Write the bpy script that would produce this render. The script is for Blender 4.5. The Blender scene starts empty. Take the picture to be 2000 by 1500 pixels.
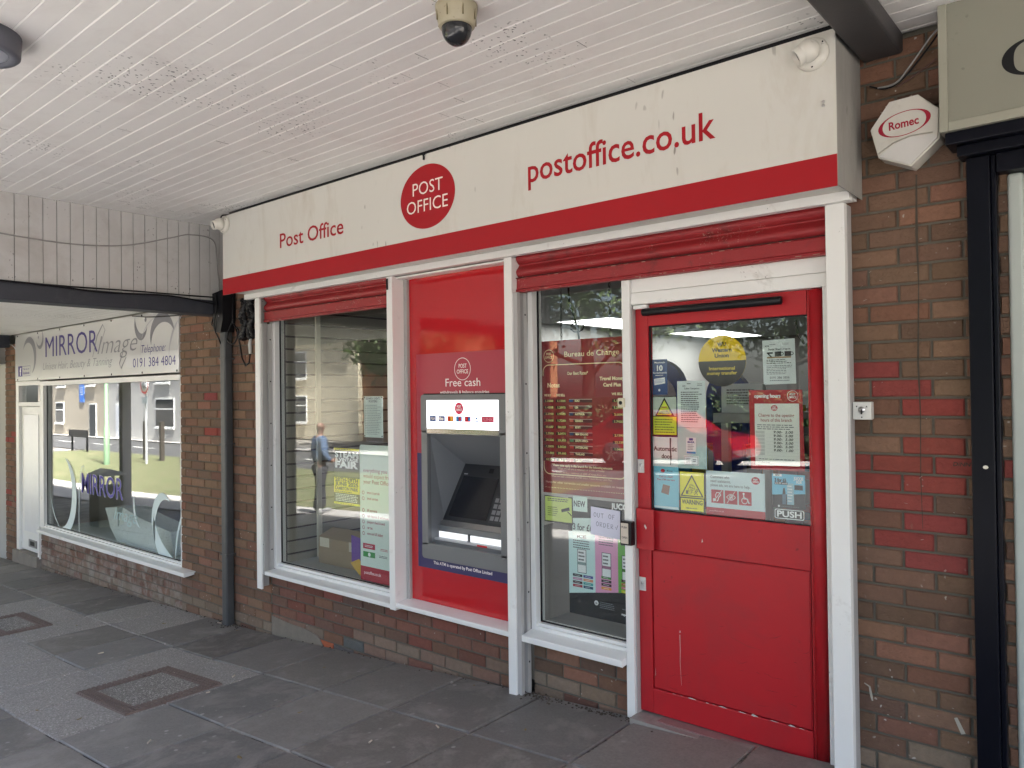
import bpy, bmesh, math, random
from mathutils import Vector, Matrix
R = math.radians
rnd = random.Random(7)
SC = bpy.context.scene
COL = SC.collection

# ---------------------------------------------------------------- camera
CAM = bpy.data.cameras.new('camera')
CAM.sensor_fit = 'HORIZONTAL'; CAM.sensor_width = 36.0; CAM.lens = 1484 / 2000 * 36
CAM.clip_start = .05; CAM.clip_end = 600
cam = bpy.data.objects.new('camera', CAM); COL.objects.link(cam)
YAW, PITCH, ROLL = .7028, .011, -.0126
fw = Vector((-math.sin(YAW) * math.cos(PITCH), math.cos(YAW) * math.cos(PITCH), math.sin(PITCH)))
r0 = Vector((math.cos(YAW), math.sin(YAW), 0)); u0 = r0.cross(fw)
rt = r0 * math.cos(ROLL) + u0 * math.sin(ROLL); up = u0 * math.cos(ROLL) - r0 * math.sin(ROLL)
M = Matrix((rt, up, -fw)).transposed().to_4x4(); M.translation = (0, -3.29, 1.5)
cam.matrix_world = M
SC.camera = cam

# ---------------------------------------------------------------- world, sun, exposure
W = bpy.data.worlds.new('World'); SC.world = W; W.use_nodes = True
nt = W.node_tree
sky = nt.nodes.new('ShaderNodeTexSky'); sky.sky_type = 'NISHITA'; sky.sun_disc = False
SUN_EL, SUN_AZ = R(59), R(76)          # high sun, along the street
sky.sun_elevation = SUN_EL; sky.sun_rotation = SUN_AZ
sky.air_density = 1.0; sky.dust_density = 4.0; sky.ozone_density = 1.0
nt.links.new(sky.outputs[0], nt.nodes['Background'].inputs[0])
nt.nodes['Background'].inputs[1].default_value = .06
sl = bpy.data.lights.new('sun', 'SUN'); sl.energy = 5.0; sl.angle = R(4); sl.color = (1, .965, .93)
so = bpy.data.objects.new('sun', sl); COL.objects.link(so)
sv = Vector((math.sin(SUN_AZ) * math.cos(SUN_EL), math.cos(SUN_AZ) * math.cos(SUN_EL), math.sin(SUN_EL)))
so.rotation_euler = sv.to_track_quat('Z', 'Y').to_euler(); so.location = (0, 0, 30)
SC.view_settings.view_transform = 'Standard'; SC.view_settings.look = 'None'
SC.view_settings.gamma = 1; SC.view_settings.exposure = 3.82
SC.cycles.max_bounces = 10; SC.cycles.diffuse_bounces = 5; SC.cycles.glossy_bounces = 4
SC.cycles.transparent_max_bounces = 16; SC.cycles.caustics_reflective = False; SC.cycles.caustics_refractive = False
SC.cycles.sample_clamp_indirect = 6

# ---------------------------------------------------------------- materials
def lin(*c):
    return tuple(((x / 255) / 12.92 if x / 255 <= .04045 else ((x / 255 + .055) / 1.055) ** 2.4) for x in c)
MATS = {}
def node(t, typ, **kw):
    n = t.nodes.new(typ)
    for k, v in kw.items(): setattr(n, k, v)
    return n
def mathn(t, op, a, b=None, clamp=False):
    n = node(t, 'ShaderNodeMath', operation=op); n.use_clamp = clamp
    for i, x in enumerate((a, b)):
        if x is None: continue
        if isinstance(x, (int, float)): n.inputs[i].default_value = x
        else: t.links.new(x, n.inputs[i])
    return n.outputs[0]
def noise(t, scale, detail=4, rough=.6, vec=None, dist=0):
    n = node(t, 'ShaderNodeTexNoise'); n.inputs['Scale'].default_value = scale
    n.inputs['Detail'].default_value = detail; n.inputs['Roughness'].default_value = rough
    n.inputs['Distortion'].default_value = dist
    if vec is not None: t.links.new(vec, n.inputs['Vector'])
    return n.outputs[0]
def ramp(t, fac, lo, hi):
    n = node(t, 'ShaderNodeMapRange'); n.inputs[1].default_value = lo; n.inputs[2].default_value = hi
    n.clamp = True; t.links.new(fac, n.inputs[0]); return n.outputs[0]
def mixc(t, fac, a, b, mode='MIX'):
    n = node(t, 'ShaderNodeMix', data_type='RGBA', blend_type=mode)
    for i, x in ((0, fac), (6, a), (7, b)):
        if isinstance(x, (int, float)): n.inputs[i].default_value = x
        elif isinstance(x, tuple): n.inputs[i].default_value = (*x[:3], 1)
        else: t.links.new(x, n.inputs[i])
    return n.outputs[2]
def mat(name, col=(.5, .5, .5), rough=.5, var=.08, vscale=6, bump=0, bscale=60, metal=0, attr=False, specks=None,
        dirt=None, coat=0, emit=0, spec=.5, rvar=0, stretch=None):
    """specks=(colour, scale, threshold); dirt=(colour, scale, amount lo, hi)"""
    if name in MATS: return MATS[name]
    m = bpy.data.materials.new(name); m.use_nodes = True; t = m.node_tree; b = t.nodes['Principled BSDF']
    b.inputs['Roughness'].default_value = rough; b.inputs['Metallic'].default_value = metal
    b.inputs['Coat Weight'].default_value = coat; b.inputs['Coat Roughness'].default_value = .04
    b.inputs['Specular IOR Level'].default_value = spec
    geo = node(t, 'ShaderNodeNewGeometry'); P = geo.outputs['Position']
    if stretch:
        mp = node(t, 'ShaderNodeMapping'); mp.inputs['Scale'].default_value = stretch
        t.links.new(P, mp.inputs['Vector']); P = mp.outputs[0]
    if attr:
        a = node(t, 'ShaderNodeAttribute', attribute_name='Col'); c = a.outputs['Color']
    else:
        rgb = node(t, 'ShaderNodeRGB'); rgb.outputs[0].default_value = (*col, 1); c = rgb.outputs[0]
    if var:
        n = noise(t, vscale, 6, .65, P)
        k = mathn(t, 'ADD', mathn(t, 'MULTIPLY', n, 2 * var), 1 - var)
        cc = node(t, 'ShaderNodeCombineColor')
        for i in range(3): t.links.new(k, cc.inputs[i])
        c = mixc(t, 1.0, c, cc.outputs[0], 'MULTIPLY')
    if dirt:
        big = ramp(t, noise(t, dirt[1], 5, .7, P, .4), dirt[2], dirt[3])
        c = mixc(t, big, c, dirt[0])
    if specks:
        v = node(t, 'ShaderNodeTexVoronoi'); v.inputs['Scale'].default_value = specks[1]
        nn = node(t, 'ShaderNodeTexNoise'); nn.inputs['Scale'].default_value = specks[1] * .9
        t.links.new(P, nn.inputs['Vector'])
        mx = mixc(t, .035, P, nn.outputs[1]); t.links.new(mx, v.inputs['Vector'])
        s = ramp(t, v.outputs['Distance'], specks[2], specks[2] * .6)
        mask = ramp(t, noise(t, specks[4] if len(specks) > 4 else specks[1] * .11, 3, .6, P), specks[3], specks[3] + .1)
        c = mixc(t, mathn(t, 'MULTIPLY', s, mask), c, specks[0])
    t.links.new(c, b.inputs['Base Color'])
    if rvar:
        t.links.new(mathn(t, 'ADD', mathn(t, 'MULTIPLY', noise(t, 9, 5, .7, P), rvar), rough - rvar / 2), b.inputs['Roughness'])
    if bump:
        bn = node(t, 'ShaderNodeBump'); bn.inputs['Strength'].default_value = bump; bn.inputs['Distance'].default_value = .01
        t.links.new(noise(t, bscale, 6, .7, P), bn.inputs['Height']); t.links.new(bn.outputs[0], b.inputs['Normal'])
    if emit:
        t.links.new(c, b.inputs['Emission Color']); b.inputs['Emission Strength'].default_value = emit
    MATS[name] = m; return m
def flat(col, rough=.55):
    """plain printed ink / paint, by sRGB colour"""
    return mat('ink_%02x%02x%02x' % col, lin(*col), rough, var=.03, vscale=20, spec=.3)

def glass_mat(name, f0, tint):
    m = bpy.data.materials.new(name); m.use_nodes = True; t = m.node_tree; t.nodes.remove(t.nodes['Principled BSDF'])
    out = t.nodes['Material Output']; g = node(t, 'ShaderNodeNewGeometry')
    d = node(t, 'ShaderNodeVectorMath', operation='DOT_PRODUCT')
    t.links.new(g.outputs['Incoming'], d.inputs[0]); t.links.new(g.outputs['Normal'], d.inputs[1])
    c = mathn(t, 'SUBTRACT', 1, mathn(t, 'ABSOLUTE', d.outputs['Value']), True)
    f = mathn(t, 'ADD', mathn(t, 'MULTIPLY', mathn(t, 'POWER', c, 5), 1 - f0), f0, True)
    tr = node(t, 'ShaderNodeBsdfTransparent'); tr.inputs[0].default_value = (*tint, 1)
    gl = node(t, 'ShaderNodeBsdfGlossy'); gl.inputs['Roughness'].default_value = 0; gl.inputs[0].default_value = (1, 1, 1, 1)
    mx = node(t, 'ShaderNodeMixShader'); t.links.new(f, mx.inputs[0]); t.links.new(tr.outputs[0], mx.inputs[1]); t.links.new(gl.outputs[0], mx.inputs[2])
    t.links.new(mx.outputs[0], out.inputs[0]); return m
GLASS = glass_mat('window_glass', .042, (.95, .97, .96))

WHITE = mat('white_frame_paint', (.80, .80, .78), .4, .05, 3, specks=((.12, .1, .09), 45, .16, .60), dirt=((.5, .48, .45), 5, .62, .8), rvar=.2)
GREYRAIL = mat('grey_guide_rail', (.42, .41, .40), .45, .1, 5, specks=((.1, .09, .08), 30, .14, .55))
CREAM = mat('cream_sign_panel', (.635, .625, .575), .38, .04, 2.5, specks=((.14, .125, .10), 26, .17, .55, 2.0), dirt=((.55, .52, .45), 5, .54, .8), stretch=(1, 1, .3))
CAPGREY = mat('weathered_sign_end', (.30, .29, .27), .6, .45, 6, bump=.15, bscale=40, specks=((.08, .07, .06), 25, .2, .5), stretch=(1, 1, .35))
SIGNRED = mat('sign_red_vinyl', (.37, .007, .014), .35, .06, 3, spec=.3)
DOORRED = mat('door_red_paint', (.45, .014, .021), .42, .08, 4, specks=((.20, .01, .015), 22, .16, .56, 3), dirt=((.36, .022, .028), 3.5, .48, .75), rvar=.2, spec=.4)
SHUTRED = mat('shutter_red_paint', (.30, .018, .022), .5, .18, 8, bump=.25, bscale=120, specks=((.45, .27, .22), 75, .30, .55, 9), dirt=((.13, .018, .018), 10, .55, .75))
GLOSSRED = mat('gloss_red_panel', (.50, .010, .016), .08, .02, 2, coat=.6)
RASP = mat('raspberry_board', (.40, .030, .060), .35, .03, 3)
NAVY = mat('navy_print', (.025, .022, .11), .4, .03, 3)
ATMGREY = mat('cash_machine_grey', (.15, .158, .165), .38, .05, 8)
ATMDARK = mat('cash_machine_dark', (.012, .013, .018), .18, .05, 8)
ATMMID = mat('cash_machine_inner_grey', (.19, .20, .22), .4, .04, 8)
STEEL = mat('brushed_steel', (.6, .6, .6), .3, .06, 30, metal=1)
DKGREY = mat('beam_dark_paint', (.028, .031, .042), .55, .2, 6, bump=.1, bscale=50, dirt=((.06, .06, .065), 4, .5, .8))
BLACK = mat('black_plastic', (.008, .008, .010), .4, .1, 10, spec=.25)
BLKGLOSS = mat('black_gloss_paint', (.0035, .004, .008), .3, .12, 6, spec=.14, specks=((.3, .3, .3), 12, .06, .62))
PIPE = mat('grey_pipe_paint', (.055, .058, .062), .5, .3, 9, bump=.15, bscale=60)
MORTAR = mat('mortar', (.125, .115, .092), .95, .25, 25, bump=.4, bscale=150)
BRICK = mat('brown_brick', rough=.88, attr=True, var=.28, vscale=34, bump=.7, bscale=80, specks=((.48, .44, .39), 30, .16, .53), dirt=((.26, .20, .145), 16, .64, .9))
BRICKW = mat('bleached_brick', rough=.9, attr=True, var=.28, vscale=18, bump=.5, bscale=90, dirt=((.33, .29, .25), 5, .46, .68))
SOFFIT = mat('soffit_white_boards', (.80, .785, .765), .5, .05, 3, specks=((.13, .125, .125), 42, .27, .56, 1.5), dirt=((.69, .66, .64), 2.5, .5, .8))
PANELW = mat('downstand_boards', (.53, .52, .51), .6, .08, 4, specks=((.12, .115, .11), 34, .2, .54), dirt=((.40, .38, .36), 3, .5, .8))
SLAB = mat('paving_slab', rough=.6, attr=True, var=.38, vscale=70, bump=.22, bscale=160, specks=((.36, .345, .325), 11, .15, .47), dirt=((.27, .25, .23), 3.2, .50, .72), rvar=.3)
GRIT = mat('gritty_infill', (.29, .27, .25), .95, .85, 75, bump=1, bscale=90, specks=((.55, .53, .50), 75, .30, .38))  # infill's own tone, lightened to paint extra light on the left foreground
SANDY = mat('sandy_joint', (.27, .25, .22), .95, .8, 60, bump=.7, bscale=120, dirt=((.05, .046, .042), 3, .48, .56))
TARMAC = mat('asphalt', (.055, .055, .055), .9, .3, 40, bump=.4, bscale=120)
FORE = mat('forecourt_paving', (.36, .345, .325), .85, .2, 1.5, bump=.2, bscale=80)
GRASS = mat('verge_grass', (.075, .092, .034), .95, .6, 9, bump=1, bscale=40, dirt=((.135, .125, .065), 2.2, .4, .62), specks=((.035, .05, .02), 7, .3, .45))
PAPER = mat('white_paper', (.78, .79, .78), .6, .03, 12)
PALEBLUE = mat('pale_paper', (.62, .70, .70), .6, .03, 12)

# ---------------------------------------------------------------- mesh collector and tagging
class MB:
    def __init__(s): s.v = []; s.f = []; s.mi = []; s.mats = []; s.cols = None; s.X = None; s.sm = []
    def mid(s, m):
        if m not in s.mats: s.mats.append(m)
        return s.mats.index(m)
    def add(s, vs, fs, m, col=None, smooth=False):
        o = len(s.v)
        if s.X is not None: vs = [tuple(s.X @ Vector(v)) for v in vs]
        s.v += [tuple(v) for v in vs]
        if col is not None:
            if s.cols is None: s.cols = [(.5, .5, .5)] * o
            s.cols += [col] * len(vs)
        elif s.cols is not None: s.cols += [(.5, .5, .5)] * len(vs)
        k = s.mid(m)
        for f in fs: s.f.append(tuple(i + o for i in f)); s.mi.append(k); s.sm.append(smooth)
        return s
    def box(s, x0, x1, y0, y1, z0, z1, m, col=None):
        v = [(x, y, z) for x in (x0, x1) for y in (y0, y1) for z in (z0, z1)]
        return s.add(v, [(0, 1, 3, 2), (4, 6, 7, 5), (0, 4, 5, 1), (2, 3, 7, 6), (0, 2, 6, 4), (1, 5, 7, 3)], m, col)
    def prism(s, poly, axis, a, b, m, smooth=False):
        """poly: 2-D outline (counter-clockwise); extruded along axis from a to b. x:(y,z) y:(x,z) z:(x,y)"""
        n = len(poly)
        mk = {'x': lambda p, t: (t, p[0], p[1]), 'y': lambda p, t: (p[0], t, p[1]), 'z': lambda p, t: (p[0], p[1], t)}[axis]
        v = [mk(p, a) for p in poly] + [mk(p, b) for p in poly]
        s.add(v, [(i, (i + 1) % n, n + (i + 1) % n, n + i) for i in range(n)], m, None, smooth)
        return s.add(v, [tuple(range(n))[::-1], tuple(range(n, 2 * n))], m)
    def strip(s, prof, x0, x1, m, smooth=False):
        """open profile in (y, z) swept along x"""
        n = len(prof); v = [(x0, *p) for p in prof] + [(x1, *p) for p in prof]
        return s.add(v, [(i, i + 1, n + i + 1, n + i) for i in range(n - 1)], m, None, smooth)
    def tube(s, pts, r, m, n=8, caps=True):
        pts = [Vector(p) for p in pts]; rings = []
        rr = r if isinstance(r, (list, tuple)) else [r] * len(pts)
        for i, p in enumerate(pts):
            d = (pts[min(i + 1, len(pts) - 1)] - pts[max(i - 1, 0)]).normalized()
            a = d.cross(Vector((0, 0, 1)) if abs(d.z) < .9 else Vector((0, 1, 0))).normalized(); b = d.cross(a)
            rings.append([p + (a * math.cos(2 * math.pi * k / n) + b * math.sin(2 * math.pi * k / n)) * rr[i] for k in range(n)])
        v = [q for g in rings for q in g]
        f = [(i * n + k, i * n + (k + 1) % n, (i + 1) * n + (k + 1) % n, (i + 1) * n + k) for i in range(len(pts) - 1) for k in range(n)]
        s.add(v, f, m, None, True)
        if caps: s.add(rings[0], [tuple(range(n))], m); s.add(rings[-1], [tuple(range(n))[::-1]], m)
        return s
    def lathe(s, prof, c, m, axis=(0, 0, 1), n=24):
        """prof: (radius, height) along axis from c"""
        ax = Vector(axis).normalized(); a = ax.cross(Vector((0, 0, 1)) if abs(ax.z) < .9 else Vector((1, 0, 0))).normalized(); b = ax.cross(a)
        v = [Vector(c) + ax * h + (a * math.cos(2 * math.pi * k / n) + b * math.sin(2 * math.pi * k / n)) * r for r, h in prof for k in range(n)]
        f = [(i * n + k, (i + 1) * n + k, (i + 1) * n + (k + 1) % n, i * n + (k + 1) % n) for i in range(len(prof) - 1) for k in range(n)]
        return s.add(v, f, m, None, True)
    # flat artwork in the x-z plane at depth y, seen from -y
    def poly(s, pts, y, m): return s.add([(p[0], y, p[1]) for p in pts], [tuple(range(len(pts)))], m)
    def rect(s, x0, x1, z0, z1, y, m): return s.poly([(x0, z0), (x1, z0), (x1, z1), (x0, z1)], y, m)
    def disc(s, x, z, r, y, m, n=40, rz=None):
        rz = rz or r
        return s.poly([(x + r * math.cos(2 * math.pi * k / n), z + rz * math.sin(2 * math.pi * k / n)) for k in range(n)], y, m)
    def ring(s, x, z, r, w, y, m, n=40, rz=None):
        rz = rz or r
        o = [(x + r * math.cos(2 * math.pi * k / n), y, z + rz * math.sin(2 * math.pi * k / n)) for k in range(n)]
        i = [(x + (r - w) * math.cos(2 * math.pi * k / n), y, z + (rz - w) * math.sin(2 * math.pi * k / n)) for k in range(n)]
        return s.add(o + i, [(k, (k + 1) % n, n + (k + 1) % n, n + k) for k in range(n)], m)
    def ribbon(s, pts, w, y, m):
        """flat brush stroke through 2-D points; w = width or list of widths"""
        P = [Vector(p) for p in pts]; L = []; Q = []
        for i, p in enumerate(P):
            d = (P[min(i + 1, len(P) - 1)] - P[max(i - 1, 0)]); d = d.normalized() if d.length > 1e-9 else Vector((1, 0))
            nrm = Vector((-d.y, d.x)) * ((w[i] if isinstance(w, (list, tuple)) else w) / 2)
            L.append((p.x + nrm.x, y, p.y + nrm.y)); Q.append((p.x - nrm.x, y, p.y - nrm.y))
        n = len(P)
        return s.add(L + Q, [(i, n + i, n + i + 1, i + 1) for i in range(n - 1)], m)
    def text(s, txt, x, z, h, y, m, align='c', sx=1.0, bold=0, shear=0, fit=None, rot=0, sp=1):
        """h: capital height in metres; z: baseline; fit: squeeze the line to this width"""
        c = bpy.data.curves.new('t', 'FONT'); c.body = txt; c.size = h / .69; bold += .03 if h < .022 else (.012 if h < .05 else 0); c.offset = bold * h; c.shear = shear
        c.resolution_u = 3; c.space_character = sp
        o = bpy.data.objects.new('t', c); me = o.to_mesh()
        vs = [v.co.copy() for v in me.vertices]; fs = [tuple(p.vertices) for p in me.polygons]
        o.to_mesh_clear(); bpy.data.objects.remove(o); bpy.data.curves.remove(c)
        if not vs: return s
        a, b = min(v.x for v in vs), max(v.x for v in vs)
        if fit: sx = fit / max(b - a, 1e-6)
        off = {'l': a, 'c': (a + b) / 2, 'r': b}[align]; cr, sr = math.cos(rot), math.sin(rot)
        out = []
        for v in vs:
            px, pz = (v.x - off) * sx, v.y
            out.append((x + px * cr - pz * sr, y, z + px * sr + pz * cr))
        return s.add(out, fs, m)
    def build(s, name, parent=None, bevel=0, seg=2):
        me = bpy.data.meshes.new(name)
        if parent is None:
            xs = [v[0] for v in s.v]; ys = [v[1] for v in s.v]; zs = [v[2] for v in s.v]
            o0 = Vector(((min(xs) + max(xs)) / 2, (min(ys) + max(ys)) / 2, min(zs)))
        else:
            o0 = Vector((0, 0, 0)); p = parent
            while p is not None: o0 += p.location; p = p.parent
        me.from_pydata([tuple(Vector(v) - o0) for v in s.v], [], s.f)
        for m in s.mats: me.materials.append(m)
        me.polygons.foreach_set('material_index', s.mi); me.polygons.foreach_set('use_smooth', s.sm)
        if s.cols is not None:
            at = me.attributes.new('Col', 'FLOAT_COLOR', 'POINT')
            at.data.foreach_set('color', [q for c in s.cols for q in (c[0], c[1], c[2], 1)])
        me.update()
        o = bpy.data.objects.new(name, me); COL.objects.link(o)
        if parent is None: o.location = o0
        else: o.parent = parent
        if bevel:
            md = o.modifiers.new('edge', 'BEVEL'); md.width = bevel; md.segments = seg; md.limit_method = 'ANGLE'; md.angle_limit = R(40)
        return o
def tag(o, label, cat, group=None, kind=None):
    o['label'] = label; o['category'] = cat
    if group: o['group'] = group
    if kind: o['kind'] = kind
    return o
def thing(name, label, cat, loc, group=None):
    o = bpy.data.objects.new(name, None); COL.objects.link(o); o.location = loc; o.empty_display_size = .1
    return tag(o, label, cat, group)
def struct(mb, name, kind='structure', **k):
    o = mb.build(name, **k); o['kind'] = kind; return o
def copy_thing(o, loc, label=None, rotz=None):
    def cp(a, par):
        c = a.copy(); COL.objects.link(c)
        if par is not None: c.parent = par
        for ch in a.children: cp(ch, c)
        return c
    c = cp(o, None); c.location = loc
    if rotz is not None: c.rotation_euler = (0, 0, rotz)
    if label: c['label'] = label
    return c
def lerp_table(x, xs, zs):
    if x <= xs[0]: return zs[0]
    for i in range(1, len(xs)):
        if x <= xs[i]: return zs[i - 1] + (zs[i] - zs[i - 1]) * (x - xs[i - 1]) / (xs[i] - xs[i - 1])
    return zs[-1]
GX = [-40, -20, -10.3, -6.66, -5.26, -4.54, -2.77, -2.085, -.93, 1, 30]
GZ = [-1.05, -.90, -.525, -.40, -.345, -.29, -.163, -.121, -.045, .08, .5]
def zg(x): return lerp_table(x, GX, GZ)
def zo(x, y):                                   # ground level out beyond the canopy
    t = min(1, max(0, (-3.6 - y) / 4)); f = min(1, max(0, (x + 30) / 18))
    return zg(x) - .12 * t * f

# ================================================================ GROUND
def sheet_ground(name, x0, x1, y0, y1, dz, m, n=40, kind='structure'):
    b = MB(); vs = []; ny = 6
    for i in range(n + 1):
        for j in range(ny + 1):
            x = x0 + (x1 - x0) * i / n; y = y0 + (y1 - y0) * j / ny
            vs.append((x, y, zo(x, y) + dz))
    fs = [(i * (ny + 1) + j, (i + 1) * (ny + 1) + j, (i + 1) * (ny + 1) + j + 1, i * (ny + 1) + j + 1) for i in range(n) for j in range(ny)]
    b.add(vs, fs, m); return struct(b, name, kind)
b = MB()
gx = [-250, -120] + [-60 + 2 * i for i in range(46)] + [60, 150]
gy = [-250, -120, -60, -30, -20, -15, -10, -8, -6, -5, -4, -3.6, 0, 8, 40, 120]
b.add([(x, y, zo(x, y) - .03) for x in gx for y in gy], [(i * len(gy) + j, (i + 1) * len(gy) + j, (i + 1) * len(gy) + j + 1, i * len(gy) + j + 1) for i in range(len(gx) - 1) for j in range(len(gy) - 1)], SANDY)
struct(b, 'ground')
sheet_ground('joint_sand', -14, 1.7, -3.6, -.01, -.0100, SANDY)
sheet_ground('forecourt', -40, 12, -5.2, -3.61, .0, FORE)
sheet_ground('grass_verge', -40, -9.5, -11.5, -5.2, .004, GRASS)
sheet_ground('car_park', -9.5, 40, -20, -5.2, .004, TARMAC)
sheet_ground('road', -120, -9.5, -16, -11.5, .004, TARMAC)
b = MB()
for i in range(14):
    x = -75 + i * 5; b.add([(x, -13.8, zo(x, -13.8) + .009), (x + 2.4, -13.8, zo(x + 2.4, -13.8) + .009), (x + 2.4, -13.68, zo(x + 2.4, -13.7) + .009), (x, -13.68, zo(x, -13.7) + .009)], [(0, 1, 2, 3)], flat((220, 220, 215)))
struct(b, 'road_marking')
sheet_ground('far_pavement', -120, 40, -17.5, -16, .06, FORE)

# paving slabs under the canopy: one bed of 600 mm flags, as real slabs with open joints
XJ = [-13.8 + .6 * i for i in range(9)] + [-8.44, -7.85, -7.24, -6.74, -6.18, -5.62, -5.04, -4.40, -3.77, -3.17, -2.57, -1.975, -1.37, -.77, -.17, .43, 1.03, 1.63]
YJ = [-.02, -.61, -1.22, -1.80, -2.40, -3.0, -3.6]
b = MB()
def slab(bb, x0, x1, y0, y1, col, m, lift=0, th=.05, ch=.006):
    dz = [rnd.uniform(-.003, .003) + lift for _ in range(4)]
    c4 = [(x0, y0), (x1, y0), (x1, y1), (x0, y1)]
    cx, cy = (x0 + x1) / 2, (y0 + y1) / 2
    top = [(x + math.copysign(ch, cx - x), y + math.copysign(ch, cy - y), zg(x) + dz[i]) for i, (x, y) in enumerate(c4)]
    mid = [(x, y, zg(x) + dz[i] - ch) for i, (x, y) in enumerate(c4)]
    low = [(x, y, zg(x) - th) for x, y in c4]
    f = [(0, 1, 2, 3)] + [(i, 4 + i, 4 + (i + 1) % 4, (i + 1) % 4) for i in range(4)] + [(4 + i, 8 + i, 8 + (i + 1) % 4, 4 + (i + 1) % 4) for i in range(4)]
    bb.add(top + mid + low, f, m, col)
def is_fill(i, j):
    cx = (XJ[i] + XJ[i + 1]) / 2; r = j
    return (r == 0 and -7.24 < cx < -6.3) or (r == 1 and (-8.5 < cx < -6.74 or -5.62 < cx < -4.4)) or (r == 2 and -8.5 < cx < -4.4)
for i in range(len(XJ) - 1):
    for j in range(len(YJ) - 1):
        k = rnd.uniform(.80, 1.2); w = rnd.uniform(-.004, .004)
        g = .0055 + rnd.uniform(0, .003)
        if is_fill(i, j): continue
        base = (.165 * k + w, .154 * k, .145 * k - w)
        slab(b, XJ[i] + g, XJ[i + 1] - g, YJ[j + 1] + g, YJ[j] - g, base, SLAB)
struct(b, 'pavement')
b = MB()
for i in range(len(XJ) - 1):
    for j in range(len(YJ) - 1):
        if is_fill(i, j):
            slab(b, XJ[i] + .002, XJ[i + 1] - .002, YJ[j + 1] + .002, YJ[j] - .002, (.2, .19, .17), GRIT, -.001)
struct(b, 'pavement_patch')

# manhole covers: iron studded rim round a gravel-filled tray
IRON = mat('rusty_iron', (.17, .125, .108), .75, .35, 30, bump=.5, bscale=120)
AGG = mat('exposed_aggregate', (.20, .185, .168), .95, .95, 80, bump=1, bscale=90, specks=((.62, .59, .54), 85, .36, .30))
def manhole(x0, x1, y0, y1, label):
    zc = zg((x0 + x1) / 2); sl_ = (zg(x1) - zg(x0)) / (x1 - x0)
    t = thing('manhole_cover', label, 'manhole cover', ((x0 + x1) / 2, (y0 + y1) / 2, zc), 'inspection covers in the pavement')
    Z = lambda x: zg(x)
    def sb(bb, a0, a1, c0, c1, z0, z1, m):
        v = [(x, y, Z(x) + z) for x in (a0, a1) for y in (c0, c1) for z in (z0, z1)]
        bb.add(v, [(0, 1, 3, 2), (4, 6, 7, 5), (0, 4, 5, 1), (2, 3, 7, 6), (0, 2, 6, 4), (1, 5, 7, 3)], m)
    w = .085; f = MB()
    sb(f, x0, x1, y0, y0 + w, -.02, .008, IRON); sb(f, x0, x1, y1 - w, y1, -.02, .008, IRON)
    sb(f, x0, x0 + w, y0 + w, y1 - w, -.02, .008, IRON); sb(f, x1 - w, x1, y0 + w, y1 - w, -.02, .008, IRON)
    n = int((x1 - x0) / .03)
    for i in range(n):
        for q in range(3):
            for (ya) in (y0 + .006 + q * .027, y1 - .079 + q * .027):
                xa = x0 + .006 + i * (x1 - x0 - .012) / n; sb(f, xa + .003, xa + .022, ya, ya + .019, .008, .0150, IRON)
    n = int((y1 - y0 - 2 * w) / .03)
    for i in range(n):
        for q in range(3):
            for xa in (x0 + .006 + q * .027, x1 - .079 + q * .027):
                ya = y0 + w + i * (y1 - y0 - 2 * w) / n; sb(f, xa, xa + .019, ya + .004, ya + .023, .008, .0150, IRON)
    f.build('rim', t)
    g = MB(); sb(g, x0 + w, x1 - w, y0 + w, y1 - w, -.02, .004, AGG); g.build('tray', t)
    return t
manhole(-5.14, -4.43, -1.445, -.865, 'rust-rimmed manhole cover with pale gravel tray in the middle of the pavement')
manhole(-7.85, -7.14, -1.30, -.90, 'far manhole cover cut by the left edge of the photo, filled with gravel')

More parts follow.
